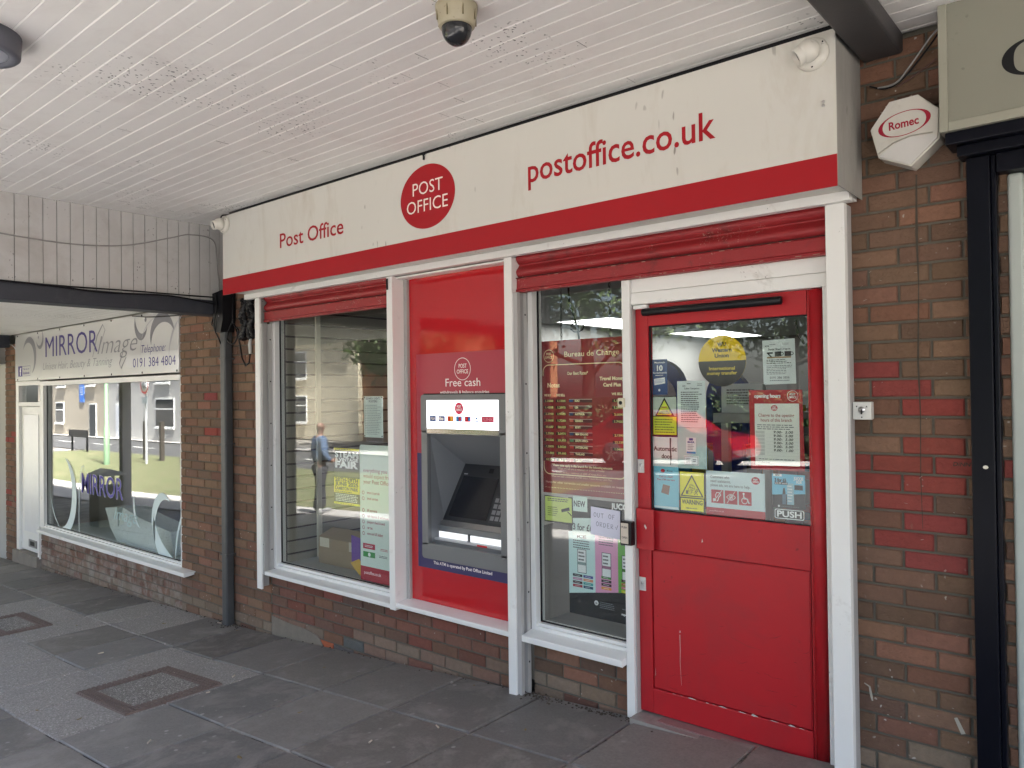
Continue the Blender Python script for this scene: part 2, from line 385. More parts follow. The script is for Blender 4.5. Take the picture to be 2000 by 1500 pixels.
# ================================================================ BRICKWORK
BR = (.195, .114, .072); BRR = (.205, .102, .065); BRD = (.158, .091, .060); PAINT = (.25, .050, .042)
def bricks(x0, x1, z0, z1, pal, y=0.0, pal_fn=None, m=None, phase=(-.772, -.884), zref=.709, seedk=1, back=.1, over=None):
    """stretcher bond: every brick its own bevelled block in front of a recessed mortar bed"""
    q = random.Random(seedk); bb = MB(); m = m or BRICK
    k0 = math.floor((z0 - zref) / .075); k1 = math.ceil((z1 - zref) / .075)
    for k in range(k0, k1):
        a, c = max(z0, zref + k * .075 + .005), min(z1, zref + (k + 1) * .075 - .005)
        if c - a < .012: continue
        ph = phase[0] if k % 2 else phase[1]
        i0 = math.floor((x0 - ph) / .225)
        for i in range(i0, math.ceil((x1 - ph) / .225) + 1):
            p, r = max(x0, ph + i * .225 + .005), min(x1, ph + (i + 1) * .225 - .005)
            if r - p < .012: continue
            cl = pal[q.randrange(len(pal))]; s = q.uniform(.80, 1.18); cl = tuple(v * s * q.uniform(.96, 1.04) for v in cl)
            xm, zm = (p + r) / 2, (a + c) / 2; mm = m
            if pal_fn: cl = pal_fn(xm, zm, cl, q)
            if over:
                for (ox, oz, oc) in over:
                    if p - .01 < ox < r + .01 and a - .012 < oz < c + .012: cl = tuple(v * q.uniform(.9, 1.1) for v in oc)
            d = [y + q.uniform(-.002, .002) for _ in range(4)]; e = .004; jx = [q.uniform(-.0015, .0015) for _ in range(4)]
            f4 = [(p + e + jx[0], d[0], a + e), (r - e + jx[1], d[1], a + e + jx[2]), (r - e, d[2], c - e + jx[3]), (p + e, d[3], c - e)]
            m4 = [(p, y + .005, a), (r, y + .005, a), (r, y + .005, c), (p, y + .005, c)]
            b4 = [(v[0], y + .03, v[2]) for v in m4]
            fs = [(0, 1, 2, 3)] + [(j, 4 + j, 4 + (j + 1) % 4, (j + 1) % 4)[::-1] for j in range(4)] + [(4 + j, 8 + j, 8 + (j + 1) % 4, 4 + (j + 1) % 4)[::-1] for j in range(4)]
            bb.add(f4 + m4 + b4, fs, mm, cl)
    bb.box(x0 + .001, x1 - .001, y + .0095, y + back, z0, z1, MORTAR, (.15, .13, .1))
    return bb
def low_pale(x, z, c, q):
    h = z - zg(x)
    if h < .11 and q.random() < .75: k = q.uniform(.35, .7); return tuple(v * (1 - k) + t * k for v, t in zip(c, (.24, .20, .15)))
    return c
red_spots = [(-.858, 1.568), (-.769, 1.496), (-.654, 1.417), (-.656, 1.268), (-.93, 1.193), (-.768, 1.194), (-.560, 1.192), (-.863, 1.123), (-.655, 1.117), (-.77, 1.045), (-.652, .966), (-.767, .894), (-.652, .815), (-.42, 1.192)]
o = bricks(-1.01, -.40, -.12, 2.90, [BR, BR, BRD, BRR], seedk=3, pal_fn=low_pale, over=[(x, z, PAINT) for x, z in red_spots]).build('brick_pier')
b = MB(); ST = mat('black_drip_stain', (.055, .046, .034), .9, .3, 40); WS = mat('white_paint_drip', (.40, .37, .32), .8, .2, 50)
b.ribbon([(-.700, 2.33), (-.703, 2.1), (-.699, 1.9), (-.706, 1.6), (-.701, 1.4), (-.704, 1.15), (-.700, .95)], [.006, .009, .004, .007, .004, .003, .002], -.0035, ST)
b.ribbon([(-.53, 2.44), (-.531, 2.38), (-.529, 2.34)], [.006, .007, .002], -.0035, ST)
b.ribbon([(-.925, .30), (-.905, .29), (-.90, .26), (-.895, .235)], [.004, .007, .01, .006], -.0035, WS); b.ribbon([(-.60, .245), (-.575, .19)], [.012, .016], -.0035, WS)
q = random.Random(41)
for k in range(34):
    x, z = q.uniform(-.93, -.53), q.uniform(.1, 2.2); l = q.uniform(.003, .014); an = q.uniform(-.6, .9); b.ribbon([(x, z), (x + l * math.cos(an), z + l * math.sin(an))], q.uniform(.0008, .002), -.0035, WS if q.random() < .75 else ST)
b.build('stain', o)
b = MB(); b.text('DiNNY', -.555, 1.200, .014, -.0037, ST, fit=.075, shear=.15); b.build('scrawl', o)
tag(o, 'brown brick pier with dark red painted-over bricks between red door and black post', 'brick pier')
o = bricks(-6.70, -5.262, -.52, 2.60, [BR, BR, BRD, BRR], seedk=5, pal_fn=low_pale, over=[(-6.264, 1.496, PAINT), (-6.055, 1.192, PAINT)]).build('brick_pier')
tag(o, 'wide brown brick pier with a black drainpipe running down its face', 'brick pier')
o = bricks(-11.45, -11.06, -.75, 2.2, [BR, BRR, BRD], seedk=6, over=[(-11.2, 1.04, PAINT), (-11.35, .97, PAINT), (-11.25, .3, PAINT), (-11.1, .22, PAINT), (-11.3, .15, PAINT)]).build('brick_pier')
tag(o, 'narrow far brick pier beside the white shop door at the left edge', 'brick pier')
o = bricks(-5.255, -2.75, -.45, .132, [BRR, (.19, .078, .055), (.21, .07, .05), (.16, .09, .065), (.20, .092, .065)], y=.004, seedk=8, pal_fn=low_pale, over=[(-4.49, -.28, (.42, .12, .05)), (-4.27, -.27, (.12, .11, .10))], m=BRICK).build('brick_stall_riser')
tag(o, 'red brick stall riser with one bright orange brick under the display window', 'low wall')
o = bricks(-2.655, -2.0275, -.30, .138, [BRD, BRR, (.13, .06, .045)], y=.004, seedk=9, pal_fn=low_pale).build('brick_stall_riser')
tag(o, 'short dark brick stall riser under the exchange rate window beside the red door', 'low wall')
o = bricks(-10.20, -6.70, -.75, -.075, [(.20, .12, .09), (.17, .09, .065), (.22, .15, .12)], y=.004, seedk=10, pal_fn=low_pale, m=BRICKW).build('brick_stall_riser')
tag(o, 'long bleached brick stall riser under the hair salon window', 'low wall')
# cement skim patch at the foot of the wall
b = MB(); CEM = mat('cement_skim', (.22, .19, .155), .95, .3, 14, bump=.6, bscale=60)
b.prism([(-5.25, -.40), (-4.62, -.36), (-4.60, -.30), (-4.66, -.245), (-4.80, -.225), (-5.0, -.222), (-5.25, -.205)], 'y', -.004, .003, CEM)
tag(b.build('cement_patch'), 'grey cement skim at the foot of the red brick wall', 'render patch')
b = MB(); b.box(-11.06, -10.2, -.045, .12, -.75, -.40, mat('step_concrete', (.24, .21, .18), .9, .3, 9, bump=.4, bscale=50))
tag(b.build('door_step'), 'worn concrete step below the white salon door', 'step')

# ================================================================ BUILDING SHELL AND CANOPY
SHELL = mat('shell_render', (.45, .44, .42), .9, .1, 2)
t = thing('parade_building', 'unseen shell of the long single storey shop parade behind the shopfronts', 'building', (-8, 4, 0))  # unseen building mass, added so no sun leaks into the shops
b = MB(); b.box(-30, 6, -.0, 9.2, 3.0, 3.35, SHELL); b.build('roof', t)
b = MB(); b.box(-30, 6, 9.0, 9.2, -1, 3.0, SHELL); b.build('rear_wall', t)
for xa in (-30, -11.55, -5.9, -.72, 5.85):
    b = MB(); b.box(xa, xa + .12, .14, 9.0, -1.2, 3.0, SHELL); b.build('party_wall', t)
b = MB(); b.box(-30, -11.46, .02, .14, -1.2, 3.0, SHELL); b.box(-.20, 6, .02, .14, -.3, 3.0, SHELL); b.box(-11.46, -5.26, .101, .14, 2.3, 3.0, SHELL); b.box(-5.26, -.94, .05, .14, 2.30, 3.0, SHELL); b.build('front_wall', t)

def boards(x0, x1, y0, y1, z, m):
    """soffit boards running along x with V grooves every 88 mm"""
    prof = []; y = y0; k = 0; q = random.Random(5)
    while y < y1 - .001:
        k += 1; e = min(y0 + .088 * k + q.uniform(-.002, .002), y1); w = q.uniform(.0018, .0046); d = q.uniform(-.0006, .0006)
        prof += [(y, z + .004), (y + w, z + d), (e - w, z + d + q.uniform(-.0006, .0006)), (e, z + .004)]
        y = e
    bb = MB(); bb.strip(prof, x0, x1, m); return bb
def soffit_with_joints(x0, x1, z):
    bb = boards(x0, x1, -3.9, -.001, z, SOFFIT); q = random.Random(int(-x0 * 10)); dk = mat('board_joint_dark', (.30, .29, .28), .9); nl = mat('nail_head', (.36, .34, .32), .6)
    for k in range(44):
        ya = -3.9 + .088 * k + .006
        for xj in [x0 + q.uniform(.2, 2.4) + 2.7 * j for j in range(int((x1 - x0) / 2.7))]:
            bb.box(xj - .0008, xj + .0008, ya, ya + .076, z - .0006, z + .001, dk)  # dark hairline butt joint across one board
            for dx in (-.02, .02): bb.box(xj + dx - .002, xj + dx + .002, ya + .036, ya + .040, z - .0005, z + .001, nl)
    return bb
t = thing('canopy', 'white boarded canopy over the pavement with dark steel beams', 'canopy', (-5, -1.9, 2.9))
soffit_with_joints(-5.9, 4.5, 2.897).build('soffit', t)
boards(-11.25, -6.06, -3.9, -.001, 2.315, SOFFIT).build('soffit', t)
boards(-30, -11.4, -3.9, -.001, 1.95, SOFFIT).build('soffit', t)
b = MB(); b.box(-30, 6, -3.95, -.002, 3.0, 3.28, SHELL); b.build('sun_block_roof', t)  # unseen roof box, added to block sky and sun
b = MB(); b.box(-30, 6, -4.0, -3.952, 2.75, 3.3, mat('dark_fascia_board', (.10, .10, .11), .5)); b.build('edge_fascia', t)
# downstand: vertical boards with dark joints
b = MB(); y = -3.9
DOWNB = mat('joint_dark', (.06, .058, .055), .9)
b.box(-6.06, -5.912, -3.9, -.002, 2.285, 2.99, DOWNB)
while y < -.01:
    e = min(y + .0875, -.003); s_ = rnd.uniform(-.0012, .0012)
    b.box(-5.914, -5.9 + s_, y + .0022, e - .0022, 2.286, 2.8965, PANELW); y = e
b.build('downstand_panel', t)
for (x0, x1, z0, z1, y1) in ((-6.075, -5.885, 2.168, 2.284, -.002), (-11.42, -11.25, 2.16, 2.33, -.002)):
    b = MB(); b.box(x0, x1, -3.9, y1, z0, z1, DKGREY); b.build('beam', t, bevel=.004)
b = MB(); b.box(-.885, -.735, -3.9, -.012, 2.815, 2.896, mat('beam_brown_grey', (.045, .042, .043), .55, .2, 8, bump=.15, bscale=40)); b.build('beam', t, bevel=.012, seg=3)
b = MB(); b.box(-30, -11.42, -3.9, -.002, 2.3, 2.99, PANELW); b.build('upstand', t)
for x in (-16.7, -11.34, -5.98, -.81, 4.2):
    b = MB(); b.box(x - .09, x + .09, -3.69, -3.51, zg(x) - .05, 2.99, mat('column_paint', (.26, .25, .245), .5)); b.build('column', t, bevel=.006)

# ================================================================ POST OFFICE FASCIA SIGN
t = thing('shop_sign', 'long cream shop sign with red stripe and postoffice.co.uk lettering', 'shop sign', (-3.14, -.15, 2.26))
b = MB(); b.box(-5.372, -.904, -.310, -.004, 2.286, 2.857, CREAM); b.build('box', t, bevel=.002)
b = MB(); b.box(-5.375, -.9015, -.314, -.3105, 2.263, 2.860, CREAM); b.build('face_panel', t)
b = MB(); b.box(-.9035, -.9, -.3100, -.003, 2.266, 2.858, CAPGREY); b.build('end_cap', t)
b = MB(); b.box(-5.3755, -.9010, -.3165, -.3143, 2.2625, 2.384, SIGNRED); b.build('red_stripe', t)
b = MB(); b.prism([(-3.134 + .222 * math.cos(k * math.pi / 32), 2.617 + .1815 * math.sin(k * math.pi / 32)) for k in range(64)], 'y', -.3165, -.3143, SIGNRED); b.build('roundel', t)
PINKW = flat((240, 228, 218))
b = MB()
b.text('POST', -3.128, 2.635, .072, -.3172, PINKW, fit=.245, bold=-.004); b.text('OFFICE', -3.134, 2.535, .072, -.3172, PINKW, fit=.335, bold=-.004)
b.build('roundel_lettering', t)
b = MB(); b.text('Post Office', -4.255, 2.519, .098, -.3152, SIGNRED, fit=.71, bold=.012); b.build('lettering', t); b = MB()
b.text('postoffice.co.uk', -1.892, 2.556, .118, -.3152, SIGNRED, fit=1.01, bold=.016)
b.build('lettering', t)
b = MB()
for (x, z) in ((-.948, 2.592), (-.948, 2.577)): b.lathe([(0, 0), (.006, 0), (.006, .004), (0, .005)], (x, -.314, z), GREYRAIL, (0, -1, 0), 10)
b.build('screw', t)
# black box painted in for the shadow in the gap behind the sign's top
b = MB(); b.box(-5.36, -.91, -.27, -.012, 2.858, 2.8965, BLACK)
tag(b.build('shadow_gap_strip'), 'black strip painting the shadow gap between the cream sign and the boarded soffit', 'shadow_strip')

# ================================================================ SHOPFRONT FRAME
t = thing('shopfront_frame', 'white metal shopfront frame of posts, head beam and transom', 'shopfront', (-3.1, -.05, -.1))
b = MB(); b.box(-5.40, -.915, -.128, -.085, 2.247, 2.2855, WHITE); b.box(-5.38, -.92, -.085, -.004, 2.262, 2.2855, WHITE); b.build('head_beam', t, bevel=.002)
for (x0, x1, z0, nm) in ((-1.0185, -.943, -.06, 'p'), (-2.753, -2.697, -.19, 'p'), (-3.747, -3.693, .128, 'p'), (-5.296, -5.232, .02, 'p')):
    b = MB(); b.box(x0, x1, -.1, -.002 if x1 < -2 else -.003, z0, 2.2465, WHITE)
    if x1 > -1: b = MB(); b.box(x0, x1, -.1, -.062, z0, 2.2465, WHITE); b.box(x1 - .03, x1 - .001, -.0615, -.002, z0, 2.2465, GREYRAIL)
    elif x0 < -5: b = MB(); b.box(x0, x1, -.1, -.083, z0, 2.2465, WHITE); b.box(x0 + .006, x0 + .03, -.0825, -.012, z0 + .01, 2.2465, GREYRAIL)
    b.build('post', t, bevel=.003)
b = MB(); b.box(-3.744, -3.728, -.104, -.1003, 2.165, 2.236, BLACK); b.build('clip', t)
def rail(x0, x1, z0, zt=2.05):
    b = MB(); b.box(x0, x1, -.088, -.062, z0, zt, GREYRAIL); b.box(x0, x1, -.034, -.004, z0, zt, GREYRAIL); b.box(x0, x0 + .004, -.062, -.034, z0, zt, GREYRAIL)
    for k in range(6):
        z = z0 + .18 + k * (zt - z0 - .3) / 5; b.lathe([(0, .0015), (.005, .001), (.006, 0)], (x1 + .0002, -.02, z), BLACK, (1, 0, 0), 8)
    b.build('guide_rail', t)
rail(-2.6965, -2.668, -.17); rail(-5.2315, -5.212, .135)
b = MB(); b.box(-2.027, -1.982, -.045, .05, -.125, 2.05, WHITE); b.box(-1.981, -1.976, -.03, .05, -.12, 1.92, GREYRAIL); b.build('mullion', t, bevel=.003)
b = MB(); b.box(-1.9815, -1.02, -.035, .05, 1.925, 1.983, WHITE); b.box(-1.9815, -1.02, -.030, .05, 1.985, 2.052, WHITE); b.box(-1.9815, -1.02, -.025, .045, 2.0525, 2.24, WHITE); b.build('transom', t, bevel=.003)
b = MB(); b.box(-1.052, -1.0195, -.045, .05, -.075, 1.9245, WHITE); b.build('jamb', t, bevel=.003)
b = MB(); b.box(-3.6925, -2.754, -.06, .03, 2.235, 2.2465, WHITE); b.box(-3.6925, -3.662, -.003, .03, .175, 2.234, GREYRAIL); b.build('panel_trim', t)

def window(label, x0, x1, z0, z1, fr, yf, yg, sill, name='display_window'):
    """frame rectangle x0..x1, z0..z1 with frame width fr; sill = (xa, xb, y_front, z_bottom, z_top)"""
    t = thing(name, label, 'shop window', ((x0 + x1) / 2, yf, z0))
    b = MB(); fl, fr_, fb, ft = fr
    b.box(x0, x0 + fl, yf, yg + .03, z0, z1, WHITE); b.box(x1 - fr_, x1, yf, yg + .03, z0, z1, WHITE)
    b.box(x0 + fl, x1 - fr_, yf, yg + .03, z0, z0 + fb * .55, WHITE); b.box(x0 + fl, x1 - fr_, yf + .016, yg + .03, z0 + fb * .55, z0 + fb, WHITE)
    if ft: b.box(x0 + fl, x1 - fr_, yf, yg + .03, z1 - ft, z1, WHITE)
    b.build('frame', t, bevel=.0025)
    b = MB(); g = .007
    b.box(x0 + fl, x0 + fl + g, yg - .012, yg - .003, z0 + fb, z1 - ft, BLACK); b.box(x0 + fl, x1 - fr_, yg - .012, yg - .003, z0 + fb, z0 + fb + g, BLACK)
    b.build('gasket', t)
    b = MB(); b.box(x0 + fl, x1 - fr_, yg, yg + .006, z0 + fb, z1 - ft, GLASS); b.build('glass_pane', t)
    if sill:
        xa, xb, ys, za, zb = sill
        b = MB(); b.prism([(ys, za), (yf + .02, za + .012), (yf + .02, z0 - .0005), (yf, z0 - .0005), (ys, zb)], 'x', xa, xb, WHITE); b.build('sill', t, bevel=.004)
    return t
window('display window with striped slatted wall inside, between brick pier and cash machine', -5.252, -3.7475, .166, 2.2, (.068, .02, .042, .04), 0, .055, (-5.20, -3.7475, -.092, .131, .160))
window('exchange rate window between the cash machine and the red door', -2.6675, -2.0275, .186, 2.2, (.032, .01, .036, .04), .0, .055, (-2.668, -2.0275, -.085, .136, .170))

# ---- red infill panel with its own ledge
t = thing('red_panel', 'tall glossy red infill panel around the cash machine', 'panel', (-3.2, .02, .17))
HX0, HX1, HZ0, HZ1 = -3.47, -2.85, .55, 1.26     # opening for the cash machine
def holed(bb, x0, x1, z0, z1, y0, y1, m):
    bb.box(x0, HX0, y0, y1, z0, z1, m); bb.box(HX1, x1, y0, y1, z0, z1, m); bb.box(HX0, HX1, y0, y1, HZ1, z1, m); bb.box(HX0, HX1, y0, y1, z0, HZ0, m)
b = MB(); holed(b, -3.6615, -2.7535, .188, 2.234, .018, .045, GLOSSRED); b.build('board', t)
b = MB(); b.prism([(-.092, .145), (.03, .16), (.03, .1875), (.017, .1875), (-.092, .174)], 'x', -3.6925, -2.7535, WHITE); b.build('ledge', t, bevel=.004)

# ---- printed surround of the machine
t = thing('machine_surround', 'raspberry and navy header board reading Free cash above the cash machine', 'printed board', (-3.2, .01, .40))
b = MB(); b.prism([(-3.592, 1.125), (HX0, 1.116), (HX0, HZ1), (-3.592, HZ1)], 'y', .010, .0175, RASP); b.box(-3.592, -2.7545, .010, .0175, HZ1, 1.748, RASP); b.prism([(HX1, 1.06), (-2.7545, 1.05), (-2.7545, HZ1), (HX1, HZ1)], 'y', .010, .0175, RASP); b.build('header_board', t)
b = MB(); b.box(-3.594, -2.7545, .011, .0175, .405, HZ0, NAVY); b.prism([(-3.594, HZ0), (HX0, HZ0), (HX0, 1.115), (-3.594, 1.124)], 'y', .011, .0175, NAVY); b.prism([(HX1, HZ0), (-2.7545, HZ0), (-2.7545, 1.049), (HX1, 1.059)], 'y', .011, .0175, NAVY); b.build('footer_board', t)
b = MB(); W_ = flat((245, 235, 235))
b.ring(-3.185, 1.645, .068, .0035, .0092, W_); b.text('POST', -3.183, 1.652, .024, .0092, W_, fit=.066); b.text('OFFICE', -3.185, 1.618, .024, .0092, W_, fit=.095)
b.text('Free cash', -3.185, 1.541, .048, .0092, W_, fit=.29, bold=-.01); b.text('withdrawals & balance enquiries', -3.175, 1.497, .018, .0092, W_, fit=.41)
b.text('This ATM is operated by Post Office Limited', -3.21, .437, .0185, .0102, W_, fit=.49)
b.build('lettering', t)

# ---- cash machine
t = thing('cash_machine', 'grey cash machine set in a red panel with lit header and dark screen', 'cash machine', (-3.17, 0, .48))
x0, x1, z0, z1 = -3.516, -2.800, .476, 1.492; yf = -.028
rx0, rx1, rz0, rz1 = -3.462, -2.862, .572, 1.246          # recess opening
lz0, lz1 = 1.272, 1.457
def rr(x0, x1, z0, z1, r, n=6):
    P = []
    for cx, cz, a in ((x1 - r, z0 + r, -90), (x1 - r, z1 - r, 0), (x0 + r, z1 - r, 90), (x0 + r, z0 + r, 180)):
        for k in range(n + 1): an = R(a + 90 * k / n); P.append((cx + r * math.cos(an), cz + r * math.sin(an)))
    return P
b = MB()
# face plate as frame pieces round the recess
b.prism([p for p in rr(x0, x1, 1.258, z1, .022) if True], 'y', yf, .0, ATMGREY)
b.prism(rr(x0, x1, z0, .571, .022), 'y', yf, .0, ATMGREY)
b.box(x0 + .0005, rx0, yf, .0, .556, 1.272, ATMGREY); b.box(rx1, x1 - .0005, yf, .0, .556, 1.272, ATMGREY)
b.box(rx0, rx1, yf, 0, 1.2465, 1.262, ATMGREY)
b.box(x0 - .006, HX0, .0005, .0095, z0, z1 + .006, BLACK); b.box(HX1, x1 + .006, .0005, .0095, z0, z1 + .006, BLACK); b.box(HX0, HX1, .0005, .0095, HZ1, z1 + .006, BLACK); b.box(HX0, HX1, .0005, .0095, z0 - .006, HZ0, BLACK)
b.build('face_plate', t, bevel=.004)
LIT = mat('backlit_header', (.93, .95, .98), .35, 0, emit=.22)
b = MB(); b.box(rx0 + .004, rx1 - .004, yf - .0025, yf - .0003, lz0 + .012, lz1, LIT); b.build('lit_header', t)
b = MB(); b.box(rx0 + .004, rx1 - .004, yf - .004, yf - .0003, lz0 - .018, lz0 + .0115, mat('chrome_strip', (.75, .74, .68), .12, .1, 4, metal=1)); b.build('mirror_strip', t)
b = MB(); yy = yf - .0032
b.disc(-3.178, 1.408, .036, yy, flat((225, 60, 95))); b.text('POST', -3.177, 1.413, .013, yy - .0005, W_, fit=.036, bold=.02); b.text('OFFICE', -3.178, 1.393, .013, yy - .0005, W_, fit=.05, bold=.02)
xx = -3.432
for (w, c) in ((.056, (45, 70, 130)), (.056, (70, 80, 140)), (.05, (225, 120, 50)), (.05, (70, 130, 190)), (.05, (200, 70, 90))):
    b.rect(xx, xx + w, 1.328, 1.362, yy, flat(c)); xx += w + .022
b.text('VISA', -3.404, 1.338, .014, yy - .0005, W_, fit=.045, bold=.03)
b.disc(-3.337, 1.345, .011, yy - .0005, W_); b.disc(-3.319, 1.343, .009, yy - .0005, W_)
for cx, c in ((-3.262, (235, 60, 40)), (-3.246, (250, 190, 60)), (-3.19, (70, 150, 220)), (-3.174, (230, 60, 70)), (-3.112, (230, 40, 40)), (-3.096, (50, 140, 220))): b.disc(cx, 1.345, .012, yy - .0005, flat(c), 16)
b.rect(-3.05, -3.02, 1.330, 1.338, yy, flat((60, 90, 160))); b.disc(-3.035, 1.350, .008, yy, flat((70, 110, 170)), 12)
b.rect(-2.995, -2.90, 1.328, 1.362, yy, flat((205, 55, 85))); b.text('LINK', -2.94, 1.336, .018, yy - .0005, flat((235, 120, 140)), fit=.08, bold=.04)
b.text('free to use cash withdrawals', -3.17, 1.302, .009, yy, flat((235, 170, 180)), fit=.24)
b.build('header_print', t)
# recess: sloping shelf, splayed cheeks, sloped hood
b = MB(); D = .25
bx0, bx1 = rx0 + .062, rx1 - .0; bzT, bzB = 1.045, .70
b.add([(rx0, 0, rz1), (rx0, 0, rz0), (bx0 - .07, D * .55, rz0 + .06), (bx0, D, bzT)], [(0, 1, 2, 3)], ATMMID)           # left cheek
b.add([(rx0, 0, rz1), (bx0, D, bzT), (bx1, D, bzT), (rx1, 0, rz1)], [(0, 1, 2, 3)], ATMMID)                            # hood
b.add([(rx1, 0, rz1), (bx1, D, bzT), (bx1, D, rz0 + .06), (rx1, 0, rz0)], [(0, 1, 2, 3)], ATMMID)                      # right cheek
b.add([(rx0, 0, rz0), (rx1, 0, rz0), (bx1, D * .55, rz0 + .06), (bx0 - .07, D * .55, rz0 + .06)], [(0, 1, 2, 3)], ATMGREY)  # bottom lip
b.build('recess', t)
b = MB()
# screen deck: steep dark slab from shelf up to hood
def deck(u, v, off=0):   # u along x 0..1, v up the slope 0..1
    xa = bx0 - .065 + .065 * v; xb = bx1 - .002; y = D * .42 + (D - D * .42) * v; z = .70 + (bzT - .70) * v
    return (xa + (xb - xa) * u, y - off * .9, z + off * .45)
b.add([deck(0, 0), deck(1, 0), deck(1, 1), deck(0, 1)], [(0, 1, 2, 3)], mat('deck_black', (.02, .021, .026), .3, .05, 8)); b.build('screen_deck', t)
b = MB()
def dq(u0, u1, v0, v1, off, m): b.add([deck(u0, v0, off), deck(u1, v0, off), deck(u1, v1, off), deck(u0, v1, off)], [(0, 1, 2, 3)], m)
dq(.06, .60, .07, .78, .003, ATMDARK); b.build('screen', t)
b = MB(); dq(.42, .49, .86, .94, .003, BLACK); b.build('camera_window', t); b = MB(); dq(.05, .11, .81, .83, .003, mat('deck_badge', (.4, .4, .42), .4)); b.build('badge', t)
b = MB(); dq(.63, .93, .04, .50, .004, mat('keypad_frame', (.035, .035, .04), .35))
for i in range(4):
    for j in range(4): dq(.655 + i * .064, .705 + i * .064, .08 + j * .10, .15 + j * .10, .010, mat('key_grey', (.22, .22, .23), .4))
b.build('keypad', t)
b = MB()
b.add([(bx0 - .085, D * .40, .700), (bx1, D * .40, .700), (bx1, D * .30, .672), (bx0 - .085, D * .30, .672)], [(0, 1, 2, 3)], STEEL)
b.box(bx0 - .085, bx1 - .001, D * .26, D * .30, .640, .672, ATMGREY); b.build('shelf_edge', t)
GLOW = mat('slot_light', (.9, .92, .95), .4, 0, emit=.05)
b = MB(); b.box(bx0 - .05, bx0 + .19, D * .22, D * .26, .598, .636, GLOW); b.box(bx0 + .22, bx1 - .004, D * .22, D * .26, .598, .636, GLOW); b.build('cash_slot', t)
b = MB(); b.box(bx0 - .085, bx1 - .001, D * .12, D * .22, .578, .597, mat('tray_silver', (.42, .43, .45), .35)); b.box(bx0 + .30, bx0 + .38, D * .115, D * .12, .580, .595, flat((190, 40, 50))); b.build('tray', t)

# ================================================================ ROLLER SHUTTERS
def shutter(x0, x1, zb, zt, label):
    t = thing('roller_shutter', label, 'roller shutter', ((x0 + x1) / 2, -.05, zb), 'red roller shutters')
    zg_ = zb + .078
    P = [(-.060, zb), (-.066, zb + .010), (-.058, zb + .016), (-.056, zg_ - .008), (-.064, zg_ - .004)]
    b = MB(); b.strip(P, x0, x1, SHUTRED); b.box(x0, x1, -.0555, -.03, zb + .002, zg_ - .006, SHUTRED); b.box(x0, x1, -.066, -.028, zb - .004, zb, SHUTRED)
    b.box(x0, x1, -.0665, -.0645, zg_ - .0045, zg_ - .001, mat('shutter_joint', (.02, .008, .008), .8)); q = random.Random(int(x0 * -100)); x = x0
    FL = mat('flaked_primer', (.40, .26, .20), .8, .2, 80)
    while x < x1 - .03:
        w = q.uniform(.004, .03); h = q.uniform(.0008, .0035)
        b.rect(x, x + w, zg_ - .007 - h, zg_ - .007, -.0668 if q.random() < .0 else -.0652, FL) if q.random() < .6 else b.rect(x, x + w, zb + .0005, zb + .0005 + h, -.0664, FL)
        x += w + q.uniform(.003, .05)
    b.build('bottom_bar', t)
    b = MB(); z = zg_; prof = []
    while z < zt + .05:
        for k in range(9):
            a = k / 8; prof.append((-.040 - .022 * math.sin(math.pi * min(1, a * 1.25)) if a < .8 else -.040 + .008 * (a - .8) / .2, z + .075 * a))
        z += .075
    b.strip(prof, x0, x1, SHUTRED, True); b.box(x0 + .001, x1 - .001, -.03, -.022, zg_, zt, SHUTRED); b.build('slat_curtain', t)
shutter(-2.695, -1.02, 2.056, 2.245, 'flaking red roller shutter rolled up above the red door')
shutter(-5.23, -3.749, 2.068, 2.245, 'red roller shutter rolled up above the slatted display window')

# ================================================================ RED DOOR
t = thing('shop_door', 'red entrance door with glazed top half covered in stickers', 'door', (-1.52, 0, -.09))
xL, xR, zB, zT = -1.975, -1.053, -.080, 1.923
b = MB()
b.box(xL, -1.905, 0, .045, zB, zT, DOORRED); b.box(-1.134, -1.0535, .006, .045, zB, zT, DOORRED)
b.box(-1.905, -1.134, 0.001, .045, 1.818, zT, DOORRED); b.box(-1.905, -1.134, 0.001, .045, .722, .912, DOORRED)
b.box(-1.905, -1.134, 0.001, .045, zB, .040, DOORRED)
b.build('leaf_frame', t, bevel=.0025)
b = MB(); b.lathe([(.0, 0), (.0285, 0), (.0285, 2.0), (0, 2.0)], (-1.094, .001, zB), DOORRED, (0, 0, 1), 20); b.build('hinge_tube', t)
b = MB(); b.box(-1.9015, -1.1375, .008, .040, .0435, .7185, DOORRED)
b.box(-1.897, -1.142, .004, .009, .048, .714, DOORRED); b.build('kick_panel', t, bevel=.002)
CHIP = mat('bare_primer', (.62, .58, .54), .7, .15, 60)
b = MB(); q = random.Random(4); x = -1.80
while x < -1.14:
    w = q.uniform(.008, .05); h = q.uniform(.0008, .0045) * (1 + 1.0 * (x > -1.5))
    b.poly([(x, .0405), (x + w * .4, .0405 - h * .4), (x + w, .0405), (x + w * .7, .0405 + h * .6), (x + w * .3, .0405 + h)], .0002, CHIP); x += w + q.uniform(.0, .06)
for (x, z, w, h) in ((-1.636, .785, .008, .02), (-1.893, .1, .002, .05), (-1.76, .34, .008, .012)): b.poly([(x, z), (x + w, z + .2 * h), (x + .5 * w, z + h)], -.0004 if z > .7 else .0036, CHIP)
b.ribbon([(-1.757, .33), (-1.756, .26), (-1.758, .2), (-1.752, .09)], [.0022, .002, .0015, .0008], .0034, CHIP)
b.ribbon([(-1.5, .37), (-1.42, .345), (-1.36, .34)], .0015, .0034, mat('red_scratch', (.25, .02, .02), .5))
SCF = mat('dark_scuff', (.13, .008, .012), .6); q = random.Random(52)
